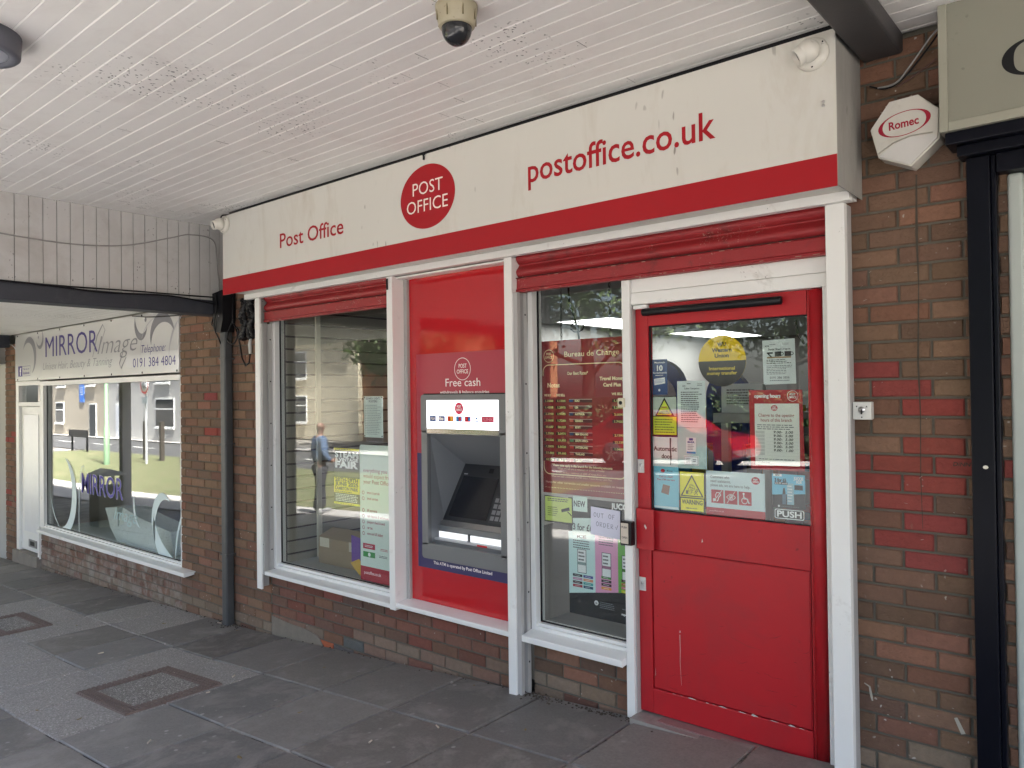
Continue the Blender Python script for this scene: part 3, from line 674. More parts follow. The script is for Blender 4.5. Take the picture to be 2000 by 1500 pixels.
for k in range(26):
    x = q.uniform(-1.88, -1.16); z = .06 + abs(q.gauss(0, .2)); l = q.uniform(.01, .06); an = q.uniform(-.5, .5)
    if z < .68: b.ribbon([(x, z), (x + l * .5, z + l * .3 * an), (min(x + l, -1.145), z + l * an)], [.0005, q.uniform(.0008, .002), .0005], .0032, SCF)
for k in range(14):
    x = q.uniform(-1.96, -1.92); z = q.uniform(.2, 1.6); b.ribbon([(x, z), (x + q.uniform(-.008, .008), z + q.uniform(.01, .04))], .0012, -.0005, SCF)
b.build('paint_chips', t)
b = MB(); b.box(-1.905, -1.134, .018, .024, .912, 1.818, GLASS); b.build('glass_pane', t)
b = MB(); b.box(-1.905, -1.898, .010, .0175, .912, 1.818, BLACK); b.box(-1.898, -1.134, .010, .0175, .912, .917, BLACK); b.box(-1.898, -1.134, .010, .0175, 1.811, 1.818, BLACK); b.build('gasket', t)
b = MB(); b.box(-1.969, -1.872, -.028, -.026, .722, .920, DOORRED); b.box(-1.969, -1.966, -.026, 0, .722, .920, DOORRED); b.box(-1.969, -1.872, -.026, 0, .722, .725, DOORRED)
b.poly([(-1.925, .835), (-1.915, .82), (-1.911, .83), (-1.921, .846)], -.0285, CHIP); b.build('pull_plate', t, bevel=.001)
for z in (1.127, .545):
    b = MB(); b.box(-1.972, -1.936, -.004, -.0002, z - .033, z + .033, mat('lock_plate', (.62, .60, .57), .4, .15, 40))
    b.lathe([(.009, 0), (.009, .005), (0, .0055)], (-1.954, -.004, z + .006), STEEL, (0, -1, 0), 14); b.box(-1.958, -1.950, -.0075, -.004, z - .02, z, STEEL)
    b.box(-1.9553, -1.9527, -.0102, -.0090, z - .002, z + .012, BLACK); b.build('lock', t, bevel=.001)
b = MB(); b.lathe([(0, 0), (.0185, .001), (.0185, .685), (0, .686)], (-1.915, -.03, 1.884), BLACK, (1, 0, 0), 18)
b.box(-1.90, -1.235, -.031, -.001, 1.885, 1.901, mat('closer_bronze', (.14, .13, .12), .3, metal=.6)); b.build('safety_bar', t)
b = MB(); b.box(-1.972, -1.895, -.025, .0, 1.9045, 1.9225, WHITE); b.build('header_clip', t)
b = MB(); b.box(-1.98, -1.02, -.10, .09, -.135, -.090, mat('threshold_plate', (.35, .33, .31), .6, .3, 30, metal=.5)); b.box(-1.85, -1.05, -.06, .09, -.09, -.084, mat('threshold_pink', (.25, .14, .14), .6)); 
tag(b.build('threshold'), 'worn metal threshold below the red door', 'threshold')

# ================================================================ STICKERS AND POSTERS
def sheet(name, label, cat, x0, x1, z0, z1, y, base, art, group=None, skew=(0, 0), border=None, thick=.0008, radius=0):
    """flat printed sheet facing -y. art(b, X, Z, L): X,Z map 0..1 to metres, L(k) gives depth of layer k"""
    f = MB(); w, h = x1 - x0, z1 - z0
    def Q(u, v): return (x0 + u * w + skew[0] * v, z0 + v * h + skew[1] * u)
    out = rr(x0, x1, z0, z1, radius, 4) if radius else [Q(0, 0), Q(1, 0), Q(1, 1), Q(0, 1)]
    f.prism(out, 'y', y - thick, y, base)
    o = f.build(name); tag(o, label, cat, group)
    p = MB(); art(p, lambda u: x0 + u * w, lambda v: z0 + v * h, lambda k: y - thick - .0005 * (k + 1), w, h)
    if p.v: p.build('print', o)
    return o
BLK = flat((14, 14, 16)); GRY = flat((120, 125, 128)); REDI = flat((175, 30, 45)); YEL = flat((235, 225, 40)); DGR = flat((70, 72, 76)); WHT = flat((235, 238, 238))
def lines(b, X, Z, y, u0, u1, v0, v1, n, m, q=random.Random(11), hh=.45, ragged=.3):
    st = (v1 - v0) / n
    for i in range(n):
        v = v1 - (i + .5) * st; u = u0
        end = u1 - (u1 - u0) * q.uniform(0, ragged)
        while u < end:
            w = q.uniform(.04, .12) * (u1 - u0); e = min(u + w, end)
            b.rect(X(u), X(e), Z(v - st * hh / 2), Z(v + st * hh / 2), y, m); u = e + .02 * (u1 - u0)
def po_logo(b, x, z, r, y, disc, txt, ring=False):
    if ring: b.ring(x, z, r, r * .07, y, disc)
    else: b.disc(x, z, r, y, disc, 32, r * .86)
    b.text('POST', x, z + r * .08, r * .36, y - .0004, txt, fit=r * 1.0, bold=.02); b.text('OFFICE', x, z - r * .44, r * .36, y - .0004, txt, fit=r * 1.4, bold=.02)

YD = .0275   # back of the door glass
def a_scratch(b, X, Z, L, w, h):
    y = L(0); b.text('Maximum', X(.5), Z(.89), .008, y, WHT, fit=w * .7); b.text('10', X(.5), Z(.68), .026, y, WHT, bold=.04); b.text('Scratchcards', X(.5), Z(.60), .008, y, WHT, fit=w * .9)
    lines(b, X, Z, y, .2, .8, .53, .57, 1, WHT); b.poly([(X(.1), Z(.45)), (X(.12), Z(.27)), (X(.85), Z(.32)), (X(.83), Z(.49))], y, WHT); lines(b, X, Z, L(1), .15, .8, .32, .44, 3, flat((130, 150, 190)))
    b.disc(X(.45), Z(.13), .006, y, WHT, 12)
sheet('sticker', 'dark blue maximum 10 scratchcards sticker on the door glass', 'sticker', -1.898, -1.816, 1.479, 1.653, YD, flat((20, 60, 115)), a_scratch)
def tri(b, x, z, s, y, m, k=1.0):
    b.poly([(x - s * k, z), (x + s * k, z), (x, z + s * 1.75)], y, m)
def a_cctv(b, X, Z, L, w, h):
    y = L(0); b.rect(X(.02), X(.98), Z(.02), Z(.48), y, flat((215, 220, 60))); b.rect(X(.02), X(.98), Z(.50), Z(.98), y, flat((185, 195, 185)))
    tri(b, X(.5), Z(.5), .052, L(1), BLK); tri(b, X(.5), Z(.525), .041, L(2), flat((205, 210, 50)))
    b.text('CCTV IN', X(.5), Z(.60), .007, L(3), BLK, fit=.035); b.text('OPERATION', X(.5), Z(.55), .007, L(3), BLK, fit=.055); b.rect(X(.38), X(.62), Z(.71), Z(.74), L(3), flat((150, 60, 40)))
    lines(b, X, Z, L(1), .08, .92, .05, .44, 6, flat((120, 125, 40)))
sheet('sticker', 'yellow CCTV in operation triangle sticker on the door glass', 'sticker', -1.900, -1.768, 1.280, 1.471, YD, BLK, a_cctv)
def a_auto(b, X, Z, L, w, h):
    y = L(0); b.text('Automatic', X(.5), Z(.53), .021, y, BLK, fit=w * .93, bold=.01); b.text('door', X(.56), Z(.28), .021, y, BLK, fit=w * .42, bold=.01)
    b.ribbon([(X(.72), Z(.97)), (X(.71), Z(.6)), (X(.73), Z(.3)), (X(.71), Z(.06))], [.009, .007, .008, .004], L(1), flat((75, 70, 70)))
sheet('sign', 'white Automatic door notice on the door glass', 'notice', -1.902, -1.766, 1.128, 1.273, YD, PAPER, a_auto)
def a_cash(b, X, Z, L, w, h):
    y = L(0); b.disc(X(.38), Z(.90), .012, y, REDI, 20, .009); b.text('Money', X(.66), Z(.885), .008, y, DGR)
    b.text('Cash in a flash!', X(.5), Z(.74), .009, y, flat((150, 50, 70)), fit=w * .55); b.text('Free ATM now here', X(.5), Z(.67), .009, y, flat((150, 50, 70)), fit=w * .7)
    b.poly([(X(.3), Z(.38)), (X(.6), Z(.33)), (X(.66), Z(.55)), (X(.38), Z(.58))], y, flat((130, 95, 80))); b.rect(X(.02), X(.98), Z(.01), Z(.06), y, flat((205, 225, 230)))
sheet('poster', 'pale blue cash in a flash leaflet at the lower corner of the door glass', 'poster', -1.900, -1.764, .922, 1.128, YD, flat((125, 195, 215)), a_cash)
def a_letter(b, X, Z, L, w, h):
    y = L(0); b.text('age', X(.3), Z(.88), .008, y, DGR, align='r'); lines(b, X, Z, y, .35, .5, .92, .96, 1, DGR); lines(b, X, Z, y, .72, .95, .88, .95, 2, GRY)
    b.text('Cuban Campaigns', X(.52), Z(.82), .008, y, DGR, fit=w * .55); lines(b, X, Z, y, .13, .9, .1, .78, 15, DGR)
sheet('paper_notice', 'white typed letter with dense text taped to the door glass', 'notice', -1.764, -1.618, 1.322, 1.544, YD, PALEBLUE, a_letter)
sheet('paper_notice', 'blank pale green sheet below the typed letter on the door glass', 'notice', -1.766, -1.616, 1.126, 1.321, YD + .002, flat((185, 208, 205)), lambda b, X, Z, L, w, h: None)
def a_nhs(b, X, Z, L, w, h):
    y = L(0); b.rect(X(.3), X(.7), Z(.82), Z(.96), y, flat((60, 60, 140))); b.text('IBNSA', X(.5), Z(.66), .009, y, flat((50, 50, 130)), fit=w * .7, bold=.03); lines(b, X, Z, y, .15, .85, .22, .6, 4, GRY); b.rect(X(.05), X(.95), Z(.02), Z(.14), y, flat((70, 130, 190)))
sheet('sticker', 'small white sticker with blue letters on the pale green sheet', 'sticker', -1.720, -1.668, 1.196, 1.274, YD - .002, PAPER, a_nhs)
def a_card(b, X, Z, L, w, h):
    y = L(0); b.rect(X(.05), X(.95), Z(.08), Z(.92), y, DGR); b.rect(X(.07), X(.93), Z(.12), Z(.88), L(1), WHT); lines(b, X, Z, L(2), .12, .5, .2, .8, 4, GRY); lines(b, X, Z, L(2), .6, .88, .35, .7, 2, DGR)
sheet('sticker', 'tiny framed licence card stuck at the foot of the pale green sheet', 'sticker', -1.733, -1.655, 1.141, 1.187, YD - .002, PAPER, a_card)
# round money transfer sticker
o = MB(); o.prism([(-1.533 + .117 * math.cos(k * math.pi / 30), 1.634 + .119 * math.sin(k * math.pi / 30)) for k in range(60)], 'y', YD - .001, YD, flat((225, 190, 30)))
ob = tag(o.build('sticker'), 'large round yellow and black money transfer sticker on the door glass', 'sticker')
b = MB(); b.poly([(-1.533 + .117 * math.cos(math.pi + k * math.pi / 30), 1.634 + .119 * math.sin(math.pi + k * math.pi / 30)) for k in range(31)], YD - .0016, BLK)
for s_, z, f in (('WU', 1.702, .042), ('Western', 1.676, .098), ('Union', 1.650, .07)): b.text(s_, -1.533, z, .018, YD - .0016, BLK, fit=f, bold=.02)
for s_, z, f in (('International', 1.592, .127), ('money transfer', 1.570, .148)): b.text(s_, -1.533, z, .015, YD - .0022, flat((215, 190, 60)), fit=f)
b.build('print', ob)
def a_social(b, X, Z, L, w, h):
    y = L(0); b.text('age', X(.12), Z(.85), .010, y, DGR); lines(b, X, Z, y, .2, .4, .88, .92, 1, GRY); lines(b, X, Z, y, .6, .8, .88, .93, 2, GRY)
    b.text('Social Shed Drop-in', X(.5), Z(.77), .009, y, BLK, fit=w * .68)
    for u in (.46, .76): b.rect(X(u - .1), X(u + .1), Z(.63), Z(.74), y, flat((45, 45, 48))); b.ring(X(u + .12), Z(.685), .008, .003, y, flat((45, 45, 48)), 14)
    b.rect(X(.12), X(.86), Z(.59), Z(.625), y, flat((150, 125, 90))); b.ribbon([(X(.12), Z(.72)), (X(.26), Z(.62))], .005, L(1), BLK); b.rect(X(.14), X(.3), Z(.69), Z(.73), y, DGR)
    lines(b, X, Z, y, .1, .9, .46, .57, 3, BLK); lines(b, X, Z, y, .1, .9, .22, .44, 6, GRY); b.text('0191 386 3856', X(.5), Z(.13), .010, y, GRY, fit=w * .6); lines(b, X, Z, y, .2, .8, .07, .11, 1, GRY)
sheet('poster', 'white Social Shed Drop-in leaflet with two mugs on the door glass', 'poster', -1.336, -1.191, 1.520, 1.717, YD, flat((205, 215, 215)), a_social, skew=(-.004, .003))
def a_open(b, X, Z, L, w, h):
    y = L(0); b.text('opening hours', X(.08), Z(.905), .016, y, WHT, align='l', fit=w * .5, bold=.03); po_logo(b, X(.80), Z(.925), .024, y, WHT, WHT, True)
    b.rect(X(.085), X(.915), Z(.06), Z(.83), y, flat((226, 228, 222))); y = L(1)
    po_logo(b, X(.46), Z(.775), .015, y, flat((190, 90, 100)), WHT)
    b.text('Change to the opening', X(.49), Z(.665), .014, y, flat((165, 110, 105)), fit=w * .67); b.text('hours of this branch', X(.49), Z(.605), .014, y, flat((165, 110, 105)), fit=w * .58)
    lines(b, X, Z, y, .13, .87, .50, .575, 3, GRY)
    for i in range(7):
        v = .47 - i * .045; b.rect(X(.1), X(.27), Z(v - .018), Z(v + .018), y, flat((198, 200, 196))); b.rect(X(.3), X(.9), Z(v - .022), Z(v - .020), y, flat((190, 190, 188)))
        if i < 6: b.text('9.00-  %s.00' % ('5' if i < 5 else '1'), X(.62), Z(v - .01), .0105, y, BLK, fit=w * .36, shear=.2)
    lines(b, X, Z, y, .15, .85, .125, .145, 1, GRY); b.text('postoffice.co.uk', X(.13), Z(.085), .006, y, GRY, align='l')
sheet('opening_hours_sign', 'red framed opening hours sign with white paper in the door glass', 'sign', -1.400, -1.160, 1.141, 1.496, YD, flat((170, 42, 52)), a_open, skew=(-.006, 0))
def a_warn(b, X, Z, L, w, h):
    y = L(0); b.rect(X(.03), X(.97), Z(.36), Z(.985), y, YEL); b.rect(X(.05), X(.95), Z(.03), Z(.33), y, YEL)
    tri(b, X(.5), Z(.38), .060, L(1), BLK); tri(b, X(.5), Z(.405), .050, L(2), YEL)
    for (u, v, r) in ((.45, .55, .013), (.52, .60, .013), (.56, .53, .012), (.48, .64, .010), (.42, .49, .010)): b.ring(X(u), Z(v), r, .0016, L(3), BLK, 14)
    b.rect(X(.27), X(.34), Z(.44), Z(.53), L(3), BLK); b.ribbon([(X(.6), Z(.43)), (X(.67), Z(.5)), (X(.72), Z(.43))], .004, L(3), BLK); b.ribbon([(X(.62), Z(.53)), (X(.68), Z(.5)), (X(.74), Z(.53))], .004, L(3), BLK); b.disc(X(.70), Z(.555), .004, L(3), BLK, 10)
    b.text('WARNING', X(.5), Z(.19), .021, L(1), BLK, fit=w * .82, bold=.01); b.disc(X(.33), Z(.09), .004, L(1), BLK, 10, .003); lines(b, X, Z, L(1), .25, .75, .07, .11, 1, DGR)
sheet('warning_sign', 'yellow triangle WARNING security smoke sign on the door glass', 'sign', -1.760, -1.628, .919, 1.112, YD, BLK, a_warn)
def a_cust(b, X, Z, L, w, h):
    y = L(0)
    for i, s_ in enumerate(('Customers who', 'need assistance,', 'please ask, we are here to help.')): b.text(s_, X(.08), Z(.84 - i * .088), .0125, y, GRY, align='l', fit=w * (.33, .35, .68)[i])
    po_logo(b, X(.85), Z(.84), .020, y, REDI, WHT)
    for i in range(3): b.rect(X(.09 + i * .237), X(.305 + i * .237), Z(.30), Z(.59), y, REDI)
    y = L(1)
    cx = X(.2); b.ribbon([(cx + .010, Z(.53)), (cx + .016, Z(.48)), (cx + .006, Z(.43)), (cx + .002, Z(.36)), (cx - .004, Z(.34))], .004, y, WHT); b.ribbon([(cx + .010, Z(.53)), (cx - .004, Z(.53)), (cx - .010, Z(.47)), (cx - .008, Z(.42))], .0035, y, WHT); b.rect(cx - .022, cx - .008, Z(.34), Z(.40), y, WHT); b.ribbon([(cx + .022, Z(.58)), (cx - .02, Z(.33))], .0025, y, WHT)
    cx = X(.435); b.ribbon([(cx - .022, Z(.45)), (cx - .01, Z(.50)), (cx, Z(.515)), (cx + .01, Z(.50)), (cx + .022, Z(.45))], .0028, y, WHT); b.ribbon([(cx - .022, Z(.45)), (cx - .01, Z(.40)), (cx, Z(.385)), (cx + .01, Z(.40)), (cx + .022, Z(.45))], .0028, y, WHT); b.ring(cx, Z(.45), .010, .0025, y, WHT, 18); b.disc(cx, Z(.45), .004, y, WHT, 12); b.ribbon([(cx + .02, Z(.58)), (cx - .02, Z(.32))], .002, y, WHT)
    cx = X(.67); b.disc(cx - .006, Z(.545), .005, y, WHT, 12); b.ribbon([(cx - .006, Z(.52)), (cx - .004, Z(.44)), (cx + .012, Z(.44)), (cx + .018, Z(.35)), (cx + .024, Z(.36))], .005, y, WHT); b.ring(cx - .002, Z(.40), .015, .003, y, WHT, 20)
    b.rect(X(0), X(1), Z(0), Z(.20), L(0), flat((180, 45, 55))); b.text('postoffice.co.uk', X(.05), Z(.11), .008, L(1), flat((225, 150, 155)), align='l')
sheet('assistance_sign', 'white and red sign for customers who need assistance on the door glass', 'sign', -1.621, -1.338, .909, 1.122, YD, flat((205, 222, 225)), a_cust)
def a_new(b, X, Z, L, w, h):
    y = L(0); b.poly([(X(0), Z(.38)), (X(1), Z(.46)), (X(1), Z(1)), (X(0), Z(1))], y, flat((110, 190, 220))); y = L(1)
    b.rect(X(.04), X(.3), Z(.93), Z(1), y, WHT); b.text('NEW', X(.17), Z(.945), .006, L(2), BLK, bold=.03)
    b.text('3 for £6', X(.08), Z(.77), .015, y, BLK, align='l', fit=w * .36, bold=.05); b.rect(X(.08), X(.48), Z(.69), Z(.76), y, BLK); b.text('£2.49 each', X(.28), Z(.71), .006, L(2), WHT, fit=w * .36)
    b.text('JUCCE', X(.8), Z(.85), .012, y, WHT, fit=w * .28, bold=.04); b.text('ICE', X(.82), Z(.76), .011, y, WHT, bold=.04); b.rect(X(.68), X(.93), Z(.56), Z(.70), y, BLK)
    b.rect(X(.45), X(.66), Z(.12), Z(.74), y, flat((150, 190, 205))); lines(b, X, Z, L(2), .47, .64, .18, .7, 6, WHT); b.rect(X(.31), X(.42), Z(.12), Z(.42), y, flat((90, 120, 140))); b.poly([(X(.32), Z(.42)), (X(.41), Z(.42)), (X(.385), Z(.60)), (X(.345), Z(.60))], y, BLK)
    b.disc(X(.2), Z(.06), .005, y, WHT, 12); lines(b, X, Z, y, .27, .95, .04, .075, 1, GRY)
sheet('poster', 'blue and black 3 for £6 vape poster above the PUSH sign', 'poster', -1.305, -1.160, .976, 1.126, YD, flat((28, 30, 34)), a_new, radius=.008)
def a_push(b, X, Z, L, w, h):
    o_ = rr(X(.02), X(.98), Z(.06), Z(.94), .008, 4); i_ = rr(X(.045), X(.955), Z(.13), Z(.87), .006, 4); n = len(o_); y = L(0)
    b.add([(p[0], y, p[1]) for p in o_ + i_], [(k, (k + 1) % n, n + (k + 1) % n, n + k) for k in range(n)], WHT)
    b.text('PUSH', X(.5), Z(.25), .0255, y, WHT, fit=w * .80, bold=.03)
sheet('push_sign', 'black PUSH sign with white letters on the door glass', 'sign', -1.298, -1.163, .927, .975, YD - .001, flat((22, 22, 25)), a_push, radius=.01)

# ---- exchange rate window
YB = .10
GOLD = flat((255, 236, 190)); LEDC = mat('rate_digits', lin(200, 180, 110), .5, 0, emit=.008)
t = thing('rate_board', 'dark red Bureau de Change rate board hanging on chains behind the glass', 'rate board', (-2.38, YB, .93))
b = MB(); b.box(-2.69, -2.06, YB, YB + .03, .935, 1.785, flat((142, 32, 40), .3)); b.build('board', t)
b = MB(); y = YB - .0008; X = lambda u: -2.652 + u * .566; Z = lambda v: .945 + v * .835
b.ring(X(.095), Z(.905), .036, .003, y, GOLD); b.text('POST', X(.097), Z(.912), .013, y, GOLD, fit=.036); b.text('OFFICE', X(.095), Z(.888), .013, y, GOLD, fit=.052)
b.text('Bureau de Change', X(.60), Z(.895), .029, y, GOLD, fit=.355)
def arc(c, r, a0, a1, n=8): return [(c[0] + r * math.cos(R(a0 + (a1 - a0) * k / n)), c[1] + r * math.sin(R(a0 + (a1 - a0) * k / n))) for k in range(n + 1)]
xa, xb = X(.02), X(.975); zt_, zb_ = Z(.845), Z(.115); r_ = .04
b.ribbon([(xa, zt_ - .06)] + arc((xa + r_, zt_ - r_), r_, 180, 90) + arc((xb - r_, zt_ - r_), r_, 90, 0) + [(xb, zt_ - .06)], .005, y, GOLD)
b.ribbon([(xa, zb_ + .07)] + arc((xa + r_, zb_ + r_), r_, 180, 270) + arc((xb - r_, zb_ + r_), r_, 270, 360) + [(xb, zb_ + .07)], .005, y, GOLD)
b.text('Our Best Rates*', X(.44), Z(.775), .017, y, GOLD, fit=.14); b.text('Notes', X(.15), Z(.695), .024, y, GOLD, fit=.085, bold=.04)
b.text('Travel Money', X(.83), Z(.735), .018, y, GOLD, fit=.155, bold=.03); b.text('Card Plus', X(.83), Z(.695), .018, y, GOLD, fit=.11, bold=.03)
b.text('WE BUY', X(.075), Z(.635), .012, y, GOLD, fit=.05, bold=.03); b.text('WE SELL', X(.235), Z(.635), .012, y, GOLD, fit=.06, bold=.03); b.text('WE SELL', X(.885), Z(.640), .012, y, GOLD, fit=.068, bold=.03)
b.build('lettering', t)
rows = [('EURO', '1.3208', '1.1304', '1.1396', (40, 60, 120)), ('USA', '1.4308', '1.2802', '1.2930', (200, 90, 80)), ('AUSTRALIA', '2.2988', '1.9585', '2.0090', (60, 70, 110)), ('CANADA', '2.0608', '1.7280', '1.7420', (210, 90, 80)), ('EGYPT', '80.687', '58.025', '', (190, 80, 70)), ('NEW ZEALAND', '2.5500', '2.0970', '2.1390', (60, 70, 110)), ('SOUTH AFRICA', '28.506', '22.355', '22.539', (80, 110, 80)), ('SWITZERLAND', '1.2800', '1.0520', '1.0400', (205, 60, 60)), ('THAILAND', '51.801', '39.688', '', (190, 90, 90)), ('TURKEY', '62.926', '46.213', '', (205, 70, 70))]
b = MB()
for i, (nm, a, c, e, fl) in enumerate(rows):
    v = .598 - i * .0435; z = Z(v)
    b.rect(X(.335), X(.605), z - .004, z + .014, y, flat((90, 30, 40))); b.rect(X(.335), X(.605), z + .012, z + .0150, y - .0004, flat((200, 170, 165)))
    b.rect(X(.340), X(.385), z - .002, z + .012, y - .0004, flat(fl)); b.text(nm, X(.405), z, .0105, y - .0004, GOLD, align='l', bold=.03, sx=.8)
    for u, s_ in ((.025, a), (.175, c), (.83, e)):
        if s_: b.rect(X(u), X(u + .125), z - .003, z + .013, y, flat((60, 32, 32))); b.text(s_, X(u + .119), z - .0005, .0112, y - .0004, LEDC, align='r', fit=.055, bold=.03)
b.build('rate_display', t)
b = MB()
b.text('*These rates apply in this branch for the following amounts', X(.47), Z(.130) + .033, .0115, y, GOLD, fit=.40, bold=.02)
for i, s_ in enumerate(('When we sell you a minimum of £1000 of Notes', 'When we buy a minimum of £500 of Notes from you', 'When we load a minimum of £700 onto a Travel Money Card Plus')): b.text(s_, X(.46), Z(.165) - i * .0225 - .012, .010, y, flat((220, 170, 140)), fit=(.31, .33, .40)[i])
b.text('Notes for other currencies and smaller amounts available on request', X(.5), Z(.055), .0115, y, flat((225, 180, 165)), fit=.52)
for k in range(52): b.disc(X(.03 + k * .0185), Z(.025), .0022, y, GOLD, 6)
b.build('small_print', t)
for x in (-2.52, -2.20):
    t2 = MB()
    for k in range(24):
        z = 1.785 + k * .0205; n_ = 10; a_ = k % 2
        pts = []
        for j in range(n_ + 1):
            an = 2 * math.pi * j / n_; dx, dz = .005 * math.cos(an), .0125 * math.sin(an)
            pts.append((x + (dx if a_ else 0), YB + .015 + (0 if a_ else dx), z + .0125 + dz))
        t2.tube(pts, .0016, BLACK, 5, False)
    t2.build('chain', t)
b = MB(); b.tube([(-2.50, YB + .05, 2.34), (-2.49, YB + .05, 2.0), (-2.44, YB + .06, 1.85), (-2.43, YB + .06, 1.78)] , .006, BLACK, 8)
b.tube([(-2.45 + .045 * math.cos(k * .7), YB + .07, 1.86 + .03 * math.sin(k * .7)) for k in range(14)], .004, BLACK, 6)
tag(b.build('cable'), 'black cable looped above the red rate board', 'cable')
YW = .064
def a_cctv2(b, X, Z, L, w, h):
    y = L(0); b.rect(X(.03), X(.97), Z(.04), Z(.96), y, flat((205, 220, 120))); lines(b, X, Z, L(1), .12, .9, .78, .92, 2, DGR); lines(b, X, Z, L(1), .12, .5, .22, .6, 5, flat((120, 130, 60)))
    b.poly([(X(.62), Z(.40)), (X(.90), Z(.50)), (X(.88), Z(.62)), (X(.60), Z(.51))], L(1), BLK); b.ribbon([(X(.82), Z(.45)), (X(.92), Z(.36)), (X(.96), Z(.30))], .006, L(1), BLK)
sheet('sticker', 'yellow green camera notice with black edge below the rate board', 'sticker', -2.614, -2.421, .781, .926, YW, BLK, a_cctv2, skew=(0, -.006))
sheet('paper_notice', 'white NEW slip at the top of the vape poster', 'notice', -2.419, -2.325, .855, .935, YW, flat((215, 235, 228)), lambda b, X, Z, L, w, h: b.text('NEW', X(.47), Z(.33), .030, L(0), DGR, fit=w * .8, bold=.03))
sheet('paper_notice', 'white 3 for £6 slip above the vape poster columns', 'notice', -2.425, -2.290, .722, .815, YW + .0015, flat((215, 235, 228)), lambda b, X, Z, L, w, h: b.text('3 for £6', X(.5), Z(.35), .034, L(0), DGR, fit=w * .95, bold=.02), skew=(0, .012))
def a_vape(b, X, Z, L, w, h):
    y = L(0)
    b.text('JUCCE', X(.80), Z(.94), .028, y, WHT, fit=.12, bold=.05)
    for (u0, u1, c, v0a, v0b, v1a, v1b, ti) in ((0, .41, (205, 232, 230), .17, .215, .705, .76, 'ICE'), (.41, .75, (225, 160, 195), .215, .25, .76, .78, 'CANDY'), (.75, 1.0, (110, 180, 75), .25, .27, .78, .80, '')):
        b.poly([(X(u0), Z(v0a)), (X(u1), Z(v0b)), (X(u1), Z(v1b)), (X(u0), Z(v1a))], y, flat(c)); uc = (u0 + u1) / 2; wd = u1 - u0
        if ti: b.text(ti, X(uc), Z(v1a - .045), .016, L(1), DGR, fit=.06, bold=.04)
        lines(b, X, Z, L(1), uc - wd * .33, uc + wd * .33, v1a - .14, v1a - .06, 4, DGR, ragged=.1)
        b.rect(X(uc - .07), X(uc + .07), Z(.36), Z(.565), L(1), DGR); b.rect(X(uc - .062), X(uc + .062), Z(.365), Z(.56), L(2), WHT); lines(b, X, Z, L(3), uc - .05, uc + .05, .46, .55, 3, DGR); b.rect(X(uc - .062), X(uc + .062), Z(.43), Z(.455), L(3), flat(tuple(int(q_ * .7) for q_ in c)))
        pal = {0: ((45, 40, 45), (80, 80, 150), (190, 140, 170), (220, 150, 120), (70, 35, 45), (70, 160, 160), (170, 40, 60), (40, 80, 110)), .41: ((80, 150, 70), (50, 40, 45), (70, 40, 45), (225, 150, 60)), .75: ((80, 35, 40), (190, 120, 70), (220, 120, 130), (225, 220, 40))}[u0]
        for k, cc in enumerate(pal):
            if len(pal) == 8: uu0 = u0 + .06 + .165 * (k % 2); v = .325 - .030 * (k // 2)
            else: uu0 = uc - .08; v = .345 - .030 * k
            b.rect(X(uu0), X(min(1, uu0 + .15)), Z(v), Z(v + .022), L(1), flat(cc)); lines(b, X, Z, L(2), uu0 + .03, uu0 + .12, v + .007, v + .015, 1, WHT)
    b.disc(X(.42), Z(.13), .013, L(0), WHT, 16); b.text('18', X(.42), Z(.118), .011, L(1), BLK); lines(b, X, Z, L(0), .47, .74, .09, .15, 4, GRY); lines(b, X, Z, L(0), .8, .95, .11, .13, 1, GRY); b.text('vape-jucce', X(.88), Z(.07), .011, L(0), WHT, fit=.08, bold=.03)
sheet('poster', 'black vape poster with white, pink and green columns in the exchange rate window', 'poster', -2.452, -2.034, .30, .925, YW + .003, flat((38, 38, 40)), a_vape)
def a_ooo(b, X, Z, L, w, h):
    y = L(0); G_ = {'O': [[(.5, 1), (.1, .75), (.05, .3), (.4, 0), (.85, .15), (.95, .65), (.5, 1)]], 'U': [[(0, 1), (.05, .2), (.4, 0), (.8, .2), (.9, 1)]], 'T': [[(0, .95), (1, 1)], [(.5, 1), (.5, 0)]], 'F': [[(.1, 0), (.1, 1), (.9, 1)], [(.1, .55), (.7, .6)]],
          'R': [[(.1, 0), (.1, 1), (.8, .9), (.75, .55), (.1, .5), (.9, 0)]], 'D': [[(.1, 0), (.1, 1), (.7, .85), (.9, .5), (.6, .1), (.1, 0)]], 'E': [[(.9, 1), (.1, 1), (.1, 0), (.9, .02)], [(.1, .5), (.7, .52)]], 'v': [[(0, .7), (.3, .1), (.9, 1.1)]]}
    for s_, u, v, st in (('OUT', .12, .64, .125), ('OF', .63, .62, .125), ('ORDER', .20, .32, .125), ('v', .86, .25, .1)):
        for i, ch in enumerate(s_):
            for P in G_[ch]: b.ribbon([(X(u + i * st + p[0] * .09), Z(v + p[1] * .16 - i * .012)) for p in P], .0022, y, flat((60, 60, 95)))
sheet('paper_notice', 'handwritten OUT OF ORDER paper taped to the window beside the push button', 'notice', -2.296, -2.115, .745, .892, .050, flat((222, 222, 238)), a_ooo, skew=(.004, -.010))
t = thing('push_button', 'black box with steel push to open plate on the white mullion', 'push button', (-2.0, -.06, .742))
b = MB(); b.box(-2.030, -1.966, -.083, -.0452, .742, .858, BLACK); b.build('housing', t, bevel=.003)
b = MB(); b.box(-2.024, -1.982, -.085, -.0832, .750, .850, mat('worn_steel_plate', (.50, .46, .40), .4, .15, 40, metal=.6)); b.build('plate', t)
b = MB(); b.text('PUSH', -2.003, .825, .010, -.0858, DGR, fit=.03); b.text('OPEN', -2.003, .775, .010, -.0858, DGR, fit=.032); b.build('lettering', t)
